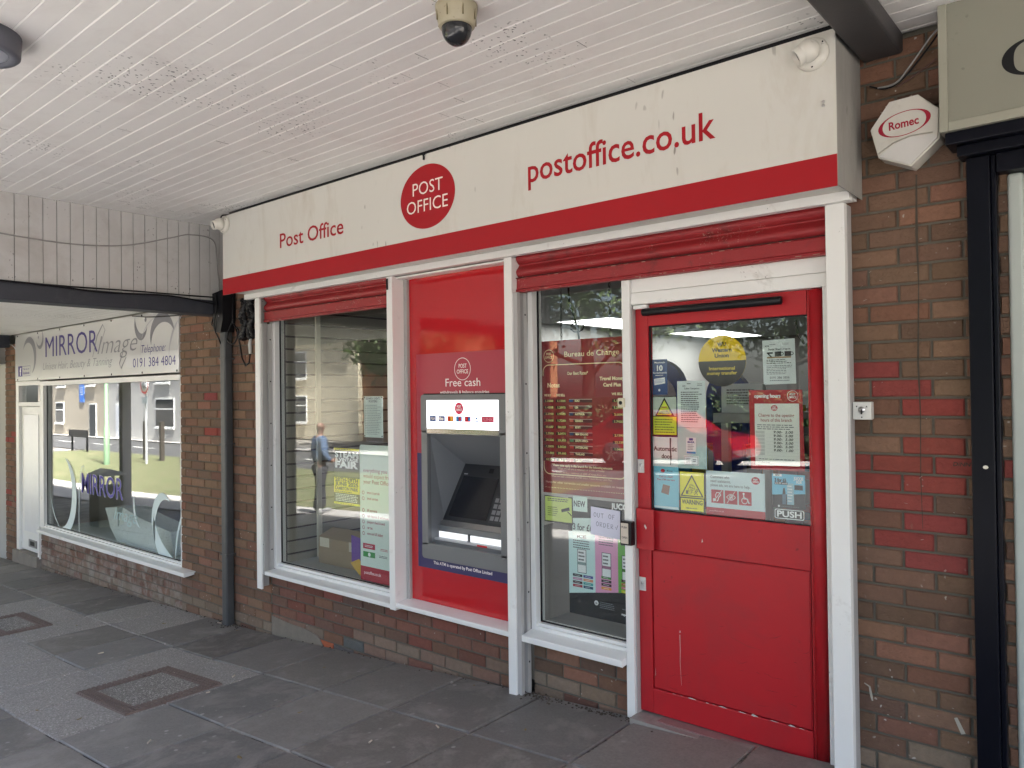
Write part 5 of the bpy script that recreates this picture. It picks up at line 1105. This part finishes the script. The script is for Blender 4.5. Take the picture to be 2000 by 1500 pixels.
t = thing('key_switch', 'square white shutter key switch between white post and brick pier', 'key switch', (-.907, -.03, 1.37))
b = MB(); b.box(-.942, -.870, -.042, -.002, 1.372, 1.444, mat('switch_white', (.66, .66, .63), .4, .06, 20)); b.build('housing', t, bevel=.004)
b = MB(); b.lathe([(.0125, 0), (.0125, .003), (0, .0035)], (-.906, -.042, 1.412), STEEL, (0, -1, 0), 16); b.box(-.909, -.903, -.047, -.0455, 1.394, 1.415, BLACK); b.build('key_barrel', t)
b = MB(); b.poly([(-.929, 1.428), (-.921, 1.428), (-.925, 1.421)], -.0426, BLK); b.poly([(-.891, 1.422), (-.883, 1.422), (-.887, 1.429)], -.0426, BLK); b.disc(-.906, 1.382, .003, -.0426, BLK, 8); b.build('markings', t)

# ================================================================ NEIGHBOUR ON THE RIGHT
t = thing('neighbour_sign', 'olive cream shop sign with a large black serif letter at the right edge', 'shop sign', (.3, -.15, 2.43))
OLV = mat('olive_cream_panel', (.235, .232, .185), .45, .05, 4, specks=((.1, .1, .07), 30, .2, .55)); OLF = mat('olive_cream_frame', (.31, .305, .245), .45, .05, 4, specks=((.12, .1, .06), 30, .2, .54))
b = MB(); b.box(-.560, 2.5, -.150, -.02, 2.463, 2.8963, OLV); b.build('panel', t)
b = MB(); b.box(-.5885, -.560, -.158, -.02, 2.430, 2.8963, OLF); b.box(-.5599, 2.5, -.158, -.02, 2.430, 2.463, OLF); b.build('frame', t, bevel=.003)
b = MB(); n = 40; O_ = []; I_ = []
for k in range(n + 1):
    a = R(38 + 284 * k / n); wv = .012 + .024 * max(0, -math.cos(a)) ** 1.5
    O_.append((-.305 + .088 * math.cos(a), -.1512, 2.634 + .064 * math.sin(a))); I_.append((-.305 + (.088 - wv) * math.cos(a), -.1512, 2.634 + (.064 - .006 - .2 * wv) * math.sin(a)))
b.add(O_ + I_, [(k, k + 1, n + 2 + k, n + 1 + k) for k in range(n)], BLK); b.box(-.245, -.232, -.1516, -.1505, 2.652, 2.696, BLK); b.build('letter', t)
b = MB(); b.box(-.575, 2.4, -.14, -.005, 2.385, 2.4295, BLKGLOSS); b.box(-.545, 2.4, -.10, -.005, 2.345, 2.3845, BLKGLOSS); b.box(-.428, 2.4, -.06, .02, 2.275, 2.3445, BLKGLOSS)
tag(b.build('lintel', bevel=.004), 'black timber lintel below the neighbouring olive sign', 'lintel')
b = MB(); b.box(-.523, -.448, -.060, -.003, -.10, 2.344, BLKGLOSS); b.box(-.448, -.430, -.045, -.003, -.10, 2.344, BLKGLOSS)
b.disc(-.478, 1.205, .009, -.0606, flat((225, 220, 205)), 8, .007)
tag(b.build('black_post', bevel=.004), 'glossy black vertical post on the brick pier at the right edge', 'post')
t = thing('neighbour_door', 'pale grey green neighbouring door frame cut by the right edge', 'door', (-.2, .02, 0))
PG = mat('pale_grey_green', (.42, .46, .43), .45, .05, 5)
b = MB(); b.box(-.402, -.352, -.01, .06, -.02, 2.275, PG); b.build('frame', t, bevel=.012, seg=3)
b = MB(); b.box(-.351, .6, .012, .06, -.02, 2.27, PG); b.build('leaf', t)
b = MB(); b.box(-.30, .5, .004, .0118, .3, 2.1, PG); b.build('panel', t, bevel=.003)

# ================================================================ LITTER ON THE PAVEMENT
q = random.Random(31); LEAF = mat('dry_leaf', (.22, .16, .07), .8, .2, 60); BUTT = mat('cigarette_paper', (.55, .47, .38), .8, .2, 60)
spots = [(-4.95, -.92), (-4.1, -.35), (-3.55, -.9), (-5.9, -1.0), (-6.9, -.8), (-7.1, -.95), (-2.75, -.65), (-2.35, -.45), (-5.55, -.12), (-5.9, -.08), (-3.0, -.12), (-2.5, -.04), (-3.9, -1.55), (-4.6, -1.62), (-5.3, -1.05), (-4.5, -.75), (-6.3, -.35), (-3.3, -1.4), (-2.9, -.95), (-5.0, -1.7), (-6.05, -.7), (-4.35, -1.0)]
for i, (x, y) in enumerate(spots):
    b = MB(); a = q.uniform(0, 6.28); l = q.uniform(.02, .045); wd = l * q.uniform(.25, .5); z = zg(x) + .006
    if i % 3 == 0:
        b.tube([(x - l * .5 * math.cos(a), y - l * .5 * math.sin(a), z + .002), (x + l * .5 * math.cos(a), y + l * .5 * math.sin(a), z + .002)], .0042, BUTT, 6)
        tag(b.build('cigarette_end'), 'cigarette end lying on the grey paving slabs', 'litter', 'cigarette ends on the pavement')
    else:
        P = [(l * .5, 0, .004), (l * .15, wd * .5, .001), (-l * .3, wd * .4, .003), (-l * .5, 0, .006), (-l * .3, -wd * .4, .001), (l * .15, -wd * .5, .004)]
        b.add([(x + p[0] * math.cos(a) - p[1] * math.sin(a), y + p[0] * math.sin(a) + p[1] * math.cos(a), z + p[2]) for p in P], [(0, 1, 2, 3), (0, 3, 4, 5)], LEAF)
        tag(b.build('fallen_leaf'), 'small dry leaf lying on the grey paving slabs', 'leaf', 'dry leaves on the pavement')
b = MB(); DEB = mat('soil_debris', (.06, .048, .036), .95, .5, 80)
for k in range(420):
    s_ = q.random()
    if k < 90: x = -5.8 + q.gauss(0, .12); y = -.06 + q.gauss(0, .04)
    elif k < 260: x = q.uniform(-2.6, -1.7); y = -.04 - abs(q.gauss(0, .03))
    elif k < 330: x = -2.68 + q.gauss(0, .05); y = -.05 + q.gauss(0, .03)
    else: x = q.uniform(-10, -2.8); y = -.025 - abs(q.gauss(0, .02))
    y = min(y, -.012); r_ = q.uniform(.003, .010); z = zg(x) + .001
    b.add([(x + r_ * q.uniform(.6, 1.4), y, z), (x, y + min(r_, .008), z), (x - r_ * q.uniform(.6, 1.6), y, z), (x, y - r_, z), (x, y, z + r_ * .8)], [(0, 1, 4), (1, 2, 4), (2, 3, 4), (3, 0, 4)], DEB)
struct(b, 'debris', 'stuff')

# ================================================================ ACROSS THE GREEN (seen in the glass)
def house(x0, x1, yf, h, roof_h, wallm, label, openings, z0=-1.05, dep=7):
    t = thing('terraced_house', label, 'house', ((x0 + x1) / 2, yf - dep / 2, z0), 'terraced houses across the road')
    b = MB(); b.box(x0, x1, yf - dep, yf, z0, z0 + h, wallm); b.build('wall', t)
    b = MB(); m = mat('roof_tiles', (.10, .075, .065), .8, .3, 4); zr = z0 + h
    b.prism([(yf + .3, zr - .08), (yf + .3, zr + .04), (yf - dep / 2, zr + roof_h), (yf - dep - .3, zr + .04), (yf - dep - .3, zr - .08), (yf - dep / 2, zr + roof_h - .15)][::-1], 'x', x0 - .02, x1 + .02, m); b.build('roof', t)
    b = MB(); b.box(x0 + .3, x0 + 1.1, yf - dep / 2 - .4, yf - dep / 2 + .4, zr + roof_h - .4, zr + roof_h + .9, mat('chimney_brick', (.25, .12, .07), .9)); b.build('chimney', t)
    PV = flat((235, 235, 232)); GD = mat('house_glass', (.03, .035, .04), .05)
    for (kind, xc, zc, w, hh, c) in openings:
        b = MB(); zc += z0
        b.box(xc - w / 2 - .07, xc + w / 2 + .07, yf + .001, yf + .05, zc - .07, zc + hh + .07, PV); f = b.build(kind, t)
        b = MB(); b.box(xc - w / 2, xc + w / 2, yf + .0505, yf + .06, zc, zc + hh, GD if kind == 'window' else c); b.build('pane' if kind == 'window' else 'leaf', f)
        if kind == 'window':
            b = MB(); b.box(xc - w / 2, xc + w / 2, yf + .0605, yf + .075, zc + hh * .62, zc + hh * .67, PV); b.box(xc - w / 2 - .12, xc + w / 2 + .12, yf + .0505, yf + .14, zc - .16, zc - .08, PV); b.build('glazing_bar', f)
REN = mat('white_render', (.50, .49, .46), .85, .08, .8); CRM = mat('cream_render', (.42, .37, .29), .85, .1, .8); STN = mat('cream_stone', (.70, .63, .47), .9, .25, 2.5, bump=.4, bscale=6); RBK = mat('orange_brick', (.30, .14, .065), .9, .25, 3)
DK = mat('dark_house_door', (.03, .035, .04), .4); WD = mat('white_house_door', (.7, .72, .75), .4)
house(-62, -50.5, -16.5, 5.2, 2.2, CRM, 'cream rendered terraced house with a dark front door across the road', [('window', -57.8, .9, 1.3, 1.3, None), ('door', -52.2, .05, .95, 2.05, DK), ('window', -57.5, 3.4, 1.3, 1.2, None), ('window', -52.5, 3.4, 1.3, 1.2, None)])
house(-50.5, -39.5, -16.5, 5.2, 2.2, REN, 'white rendered terraced house with a white door across the road', [('door', -48.2, .05, .95, 2.05, WD), ('window', -42.3, .9, 2.1, 1.5, None), ('window', -47.5, 3.4, 1.3, 1.2, None), ('window', -42.5, 3.4, 1.6, 1.2, None)])
house(-41.5, -32.2, -22, 5.6, 2.6, STN, 'cream stone cottage with white sash windows across the road', [('window', -37.5, 1.0, 1.3, 1.4, None), ('window', -37.5, 3.5, 1.3, 1.4, None)], z0=-1.0)
house(-32.2, -24.5, -22.3, 5.2, 2.4, RBK, 'orange brick house with a white porch across the road', [('door', -31.2, .05, 1.2, 2.2, mat('porch_door', (.25, .18, .17), .4)), ('window', -27, .9, 1.5, 1.2, None)], z0=-1.0)
t = thing('litter_bin', 'dark open topped litter bin with a peaked lid on the pavement', 'litter bin', (-13.5, -1.95, zg(-13.5)))
BN = mat('bin_bronze', (.19, .17, .11), .5, .1, 8); z = zg(-13.5)
b = MB(); b.box(-13.70, -13.30, -2.15, -1.75, z, z + .66, BN); b.build('body', t, bevel=.01)
b = MB()
for sx in (-13.70, -13.34):
    for sy in (-2.15, -1.79): b.box(sx, sx + .04, sy, sy + .04, z + .66, z + .84, BN)
b.build('corner_post', t)
b = MB(); b.prism([(-2.18, z + .84), (-1.72, z + .84), (-1.72, z + .87), (-1.95, z + .95), (-2.18, z + .87)], 'x', -13.73, -13.27, mat('bin_lid', (.55, .55, .56), .35)); b.build('lid', t)
t = thing('speed_sign', 'round 30 speed limit sign on a grey post beside the green', 'road sign', (-28.5, -9.3, -1.0)); x, y = -28.5, -9.3
b = MB(); b.lathe([(.045, 0), (.045, 3.2)], (x, y, -1.05), mat('galvanised', (.45, .46, .47), .45), (0, 0, 1), 12); b.build('post', t)
b = MB(); b.lathe([(0, 0), (.33, 0), (.33, .012), (0, .012)], (x, y + .05, 1.95), flat((235, 235, 235)), (0, 1, 0), 32); b.build('plate', t)
b = MB(); b.X = Matrix.Translation((x, y + .066, 1.95)) @ Matrix.Rotation(math.pi, 4, 'Z'); b.ring(0, 0, .33, .055, 0, flat((190, 30, 35))); b.text('30', 0, -.12, .24, -.0005, BLK, fit=.34, bold=.02); b.X = None; b.build('marking', t)
b = MB(); b.box(x - .22, x + .22, y + .05, y + .06, 1.25, 1.5, flat((150, 160, 165))); b.build('sub_plate', t)
b = MB(); b.lathe([(.10, 0), (.10, 1.4), (.07, 1.42), (.06, 6)], (-29.5, -8.3, -1.0), mat('green_column', (.16, .26, .15), .5), (0, 0, 1), 14); tag(b.build('lamp_column'), 'green painted lamp column standing on the grass verge', 'lamp column')
WO = mat('dark_timber', (.05, .04, .03), .8, .2, 6)
for i, x in enumerate((-30.6, -29.2, -27.4)):
    b = MB(); b.box(x - .07, x + .07, -10.27, -10.13, -1.05, .55, WO); tag(b.build('timber_post'), ('dark timber post on the verge, farthest left of three', 'dark timber post on the verge, middle one of three', 'dark timber post on the verge, nearest the shops')[i], 'post', 'timber posts on the verge')
t = thing('street_nameplate', 'low black street nameplate on two legs beside the road', 'street sign', (-39, -10.8, -1.05))
b = MB(); b.box(-40.2, -38.0, -10.85, -10.8, -.35, -.02, BLACK); b.build('board', t)
for x in (-40.0, -38.2):
    b = MB(); b.box(x - .05, x + .05, -10.92, -10.852, -1.1, -.05, BLACK); b.build('leg', t)
t = thing('blue_notice', 'blue notice board on the cream house across the road', 'notice board', (-54, -16.4, .9))
b = MB(); b.box(-54.3, -53.6, -16.49, -16.44, 1.2, 2.5, flat((70, 120, 200))); b.build('board', t)
b = MB(); b.X = Matrix.Translation((-53.95, -16.438, 1.85)) @ Matrix.Rotation(math.pi, 4, 'Z'); lines(b, lambda u: -.25 + u * .5, lambda v: -.5 + v, -.001, 0, 1, .3, .9, 4, WHT); b.X = None; b.build('print', t)
b = MB(); b.prism([(-2.4, -.35), (-2.1, -.75), (2.2, -.75), (2.4, -.3), (1.2, .1), (-1.5, .15)], 'y', 0, .1, WO)

# red car
t = thing('parked_car', 'glossy red hatchback parked facing across the road', 'car', (-10.1, -15.2, -.56)); cx, cy, cz = -10.1, -15.2, -.56
CR = mat('car_red', (.30, .010, .016), .18, .03, 3, coat=1.0); CG = mat('car_glass', (.02, .022, .026), .04); TY = mat('tyre', (.02, .02, .02), .8)
prof = [(-2.1, .30), (2.15, .30), (2.2, .55), (2.05, .85), (1.1, .98), (.35, 1.45), (-.2, 1.53), (-1.2, 1.50), (-1.85, 1.10), (-2.15, 1.0), (-2.2, .6)]
b = MB(); b.prism([(p[0] + cx, p[1] + cz) for p in prof], 'y', cy - .86, cy + .86, CR); b.build('body', t, bevel=.09, seg=4)
b = MB()
for s_ in (-.868, .861):
    b.prism([(cx + a, cz + c) for a, c in ((-1.65, 1.05), (.85, 1.03), (.28, 1.37), (-.2, 1.44), (-1.15, 1.41))], 'y', cy + s_, cy + s_ + .006, CG)
b.build('side_window', t)
for sx in (-1.35, 1.38):
    for sy in (-.80, .80):
        w = MB(); w.lathe([(0, -.1), (.30, -.1), (.325, -.07), (.325, .07), (.30, .1), (0, .1)], (cx + sx, cy + sy, cz + .325), TY, (0, 1, 0), 24); wo = w.build('wheel', t)
        w = MB(); f = 1 if sy > 0 else -1
        for k in range(5):
            a = k * 2 * math.pi / 5; w.X = Matrix.Translation((cx + sx, cy + sy + f * .105, cz + .325)) @ Matrix.Rotation(a, 4, 'Y'); w.box(-.025, .025, -.006, .006, 0, .2, STEEL)
        w.X = None; w.build('rim', wo)
b = MB(); b.box(cx - 2.16, cx - 2.05, cy - .8, cy - .45, cz + .8, cz + .98, flat((150, 20, 25))); b.build('tail_light', t)
b = MB(); b.box(cx - 2.16, cx - 2.05, cy + .45, cy + .8, cz + .8, cz + .98, flat((150, 20, 25))); b.build('tail_light', t)

# trees
BARK = mat('bark', (.09, .07, .05), .9, .3, 8, bump=.6, bscale=20); LF = mat('tree_leaves', rough=.7, attr=True, var=.2, vscale=3)
def tree(x, y, z0, hgt, cr, n, seed, label):
    q = random.Random(seed); t = thing('broadleaf_tree', label, 'tree', (x, y, z0), 'trees across the green')
    b = MB(); tips = []
    b.tube([(x, y, z0 - .1), (x + .1, y, z0 + hgt * .3), (x - .1, y + .1, z0 + hgt * .6), (x, y, z0 + hgt * .85)], [.32, .24, .16, .05], BARK, 9)
    for k in range(11):
        a = k * 2.4; h0 = z0 + hgt * (.28 + .05 * k); L_ = cr * q.uniform(.6, 1); e = Vector((x + L_ * math.cos(a), y + L_ * math.sin(a), h0 + hgt * q.uniform(.08, .22)))
        b.tube([(x, y, h0), tuple((Vector((x, y, h0)) + e) / 2 + Vector((0, 0, .2))), tuple(e)], [.1, .06, .02], BARK, 6); tips += [e, (Vector((x, y, h0)) * .4 + e * .6)]
    b.build('trunk', t)
    tips += [Vector((x + q.gauss(0, cr * .35), y + q.gauss(0, cr * .35), z0 + hgt * q.uniform(.6, 1.02))) for _ in range(16)]
    f = MB()
    for i in range(n):
        c = tips[q.randrange(len(tips))] + Vector((q.gauss(0, .55), q.gauss(0, .55), q.gauss(0, .42))); s_ = q.uniform(.10, .22)
        u = Vector((q.gauss(0, 1), q.gauss(0, 1), q.gauss(0, 1))).normalized(); v = u.cross(Vector((q.gauss(0, 1), q.gauss(0, 1), q.gauss(0, 1)))).normalized(); k = q.uniform(.6, 1.4)
        f.add([c - u * s_, c + v * s_ * .45, c + u * s_, c - v * s_ * .45], [(0, 1, 2, 3)], LF, (.060 * k, .095 * k, .025 * k))
    f.build('crown', t); return t
T0 = tree(-16.5, -20.5, -.85, 10, 4.2, 9000, 1, 'broad leafy tree across the green, behind the red car')
for i, (x, y, a, lb) in enumerate(((-25.5, -19, 1.2, 'broad leafy tree in front of the orange brick house'), (-5, -24, 2.4, 'broad leafy tree at the back of the car park'), (-11, -27, 4.1, 'broad leafy tree behind the parked red car, farther back'), (-34.5, -27, 5.0, 'broad leafy tree behind the cream stone cottage'), (4, -22, .6, 'broad leafy tree at the near end of the car park'))):
    copy_thing(T0, (x, y, -.9), lb, a)
# clipped hedge behind the car park
t = thing('hedge', 'long dark clipped hedge behind the parked red car', 'hedge', (-8, -18.6, -.6)); q = random.Random(77); f = MB()
for i in range(16000):
    x = q.uniform(-22, 6); a = q.uniform(-.15, 1); y = -18.6 + q.choice((-.55, .55, q.uniform(-.6, .6))) + q.gauss(0, .07); z = zo(x, -18.6) + (1.75 + q.gauss(0, .10) if abs(y + 18.6) < .45 else q.uniform(0, 1.8))
    c = Vector((x, y, z)); s_ = q.uniform(.07, .15); u = Vector((q.gauss(0, 1), q.gauss(0, 1), q.gauss(0, 1))).normalized(); v = u.cross(Vector((q.gauss(0, 1), q.gauss(0, 1), q.gauss(0, 1)))).normalized(); k = q.uniform(.5, 1.3)
    f.add([c - u * s_, c + v * s_ * .5, c + u * s_, c - v * s_ * .5], [(0, 1, 2, 3)], LF, (.040 * k, .066 * k, .018 * k))
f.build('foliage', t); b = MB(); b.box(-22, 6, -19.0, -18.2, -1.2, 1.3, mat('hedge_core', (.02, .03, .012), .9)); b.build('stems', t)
# person walking away
def person(px, py, pz, s):
    t = bpy.data.objects.new('person', None); COL.objects.link(t); t.location = (px, py, pz); tag(t, 'bald person in a blue jumper and dark trousers, back turned, on the forecourt', 'person')
    SK = mat('skin', (.26, .15, .11), .6); JU = mat('blue_jumper', (.10, .15, .24), .85, .1, 20); TR = mat('dark_trousers', (.05, .05, .06), .85); SH = mat('grey_shoes', (.25, .25, .25), .6)
    def skin(name, verts, edges, radii, m, sub=2, root=0):
        me = bpy.data.meshes.new(name); me.from_pydata([(a * s, b_ * s, c * s) for a, b_, c in verts], edges, []); me.materials.append(m)
        o = bpy.data.objects.new(name, me); COL.objects.link(o); o.parent = t
        md = o.modifiers.new('skin', 'SKIN')
        for i, v in enumerate(me.skin_vertices[0].data): r_ = radii[i]; v.radius = (r_[0] * s, r_[1] * s) if isinstance(r_, tuple) else (r_ * s, r_ * s); v.use_root = i == root
        o.modifiers.new('sub', 'SUBSURF').levels = sub; o.modifiers['sub'].render_levels = sub
        for p in me.polygons: p.use_smooth = True
        return o
    V = [(0, 0, .95), (0, 0, 1.15), (0, 0, 1.36), (0, -.01, 1.48), (0, -.02, 1.56), (0, -.02, 1.64), (0, -.015, 1.72)]
    E = [(0, 1), (1, 2), (2, 3), (3, 4), (4, 5), (5, 6)]; Rr = [(.15, .11), (.14, .105), (.16, .10), .055, .062, (.078, .092), (.055, .065)]
    def add(chain, start, rad):
        p = start
        for c, r_ in zip(chain, rad): V.append(c); Rr.append(r_); E.append((p, len(V) - 1)); p = len(V) - 1
        return p
    for sd in (-1, 1):
        add([(sd * .10, 0, .88), (sd * .105, -.01 + sd * .05, .48), (sd * .11, .02 + sd * .10, .08)], 0, [.085, .058, .042])
        if sd > 0:
            w = add([(.19, 0, 1.40), (.235, .0, 1.13), (.19, -.16, .98), (.15, -.23, 1.0)], 2, [.055, .042, .034, .03])
            for k in range(4): add([(.17 - .018 * k, -.27, 1.01 - .012 * k), (.15 - .018 * k, -.30 - .004 * (k % 2), 1.0 - .012 * k)], w, [.010, .008])
            add([(.17, -.245, 1.035), (.155, -.27, 1.05)], w, [.011, .009])
        else:
            w = add([(-.19, 0, 1.40), (-.255, .03, 1.13), (-.265, -.06, .90), (-.262, -.085, .83)], 2, [.055, .042, .034, .03])
            for k in range(4): add([(-.262, -.055 - .020 * k, .775), (-.255, -.06 - .020 * k, .735 + .004 * (k % 2))], w, [.010, .008])
            add([(-.24, -.115, .80), (-.235, -.125, .77)], w, [.011, .009])
    skin('body', V, E, Rr, SK)
    V, E, Rr = [(0, 0, .93), (0, 0, 1.15), (0, 0, 1.37), (0, -.005, 1.45)], [(0, 1), (1, 2), (2, 3)], [(.205, .165), (.20, .16), (.225, .155), .085]
    for sd in (-1, 1): add([(sd * .195, 0, 1.40), (.24, 0, 1.13) if sd > 0 else (-.258, .03, 1.13), (.20, -.14, .985) if sd > 0 else (-.265, -.05, .93)], 2, [.088, .072, .058])
    skin('jumper', V, E, Rr, JU)
    V, E, Rr = [(0, 0, .96), (0, 0, .88)], [(0, 1)], [(.195, .155), (.185, .15)]
    for sd in (-1, 1): add([(sd * .105, 0, .80), (sd * .108, -.01 + sd * .05, .48), (sd * .112, .015 + sd * .10, .07)], 1, [.12, .088, .07])
    skin('trousers', V, E, Rr, TR)
    for sd in (-1, 1): skin('shoe', [(sd * .112, .05 + sd * .1, .045), (sd * .115, -.05 + sd * .1, .04), (sd * .12, -.16 + sd * .1, .035)], [(0, 1), (1, 2)], [.042, .042, .034], SH)
    h = MB()
    for sd in (-1, 1): h.lathe([(.028 * math.cos(R(a)), .012 * math.sin(R(a))) for a in range(0, 91, 30)], (px + sd * .077 * s, py - .01, pz + 1.645 * s), SK, (sd, 0, 0), 12)
    h.lathe([(.014, 0), (.006, .02), (0, .022)], (px, py - .112 * s, pz + 1.635 * s), SK, (0, -1, 0), 10)
    for sd in (-1, 1): h.lathe([(.009, 0), (0, .004)], (px + sd * .03, py - .108 * s, pz + 1.66 * s), flat((40, 35, 35)), (0, -1, 0), 8)
    h.box(px - .022, px + .022, py - .110 * s, py - .104 * s, pz + 1.60 * s, pz + 1.606 * s, flat((150, 80, 75)))
    h.build('face', t)
    t.rotation_euler.z = R(18)
person(-11.3, -4.65, zo(-11.3, -4.65) + .005, .93)
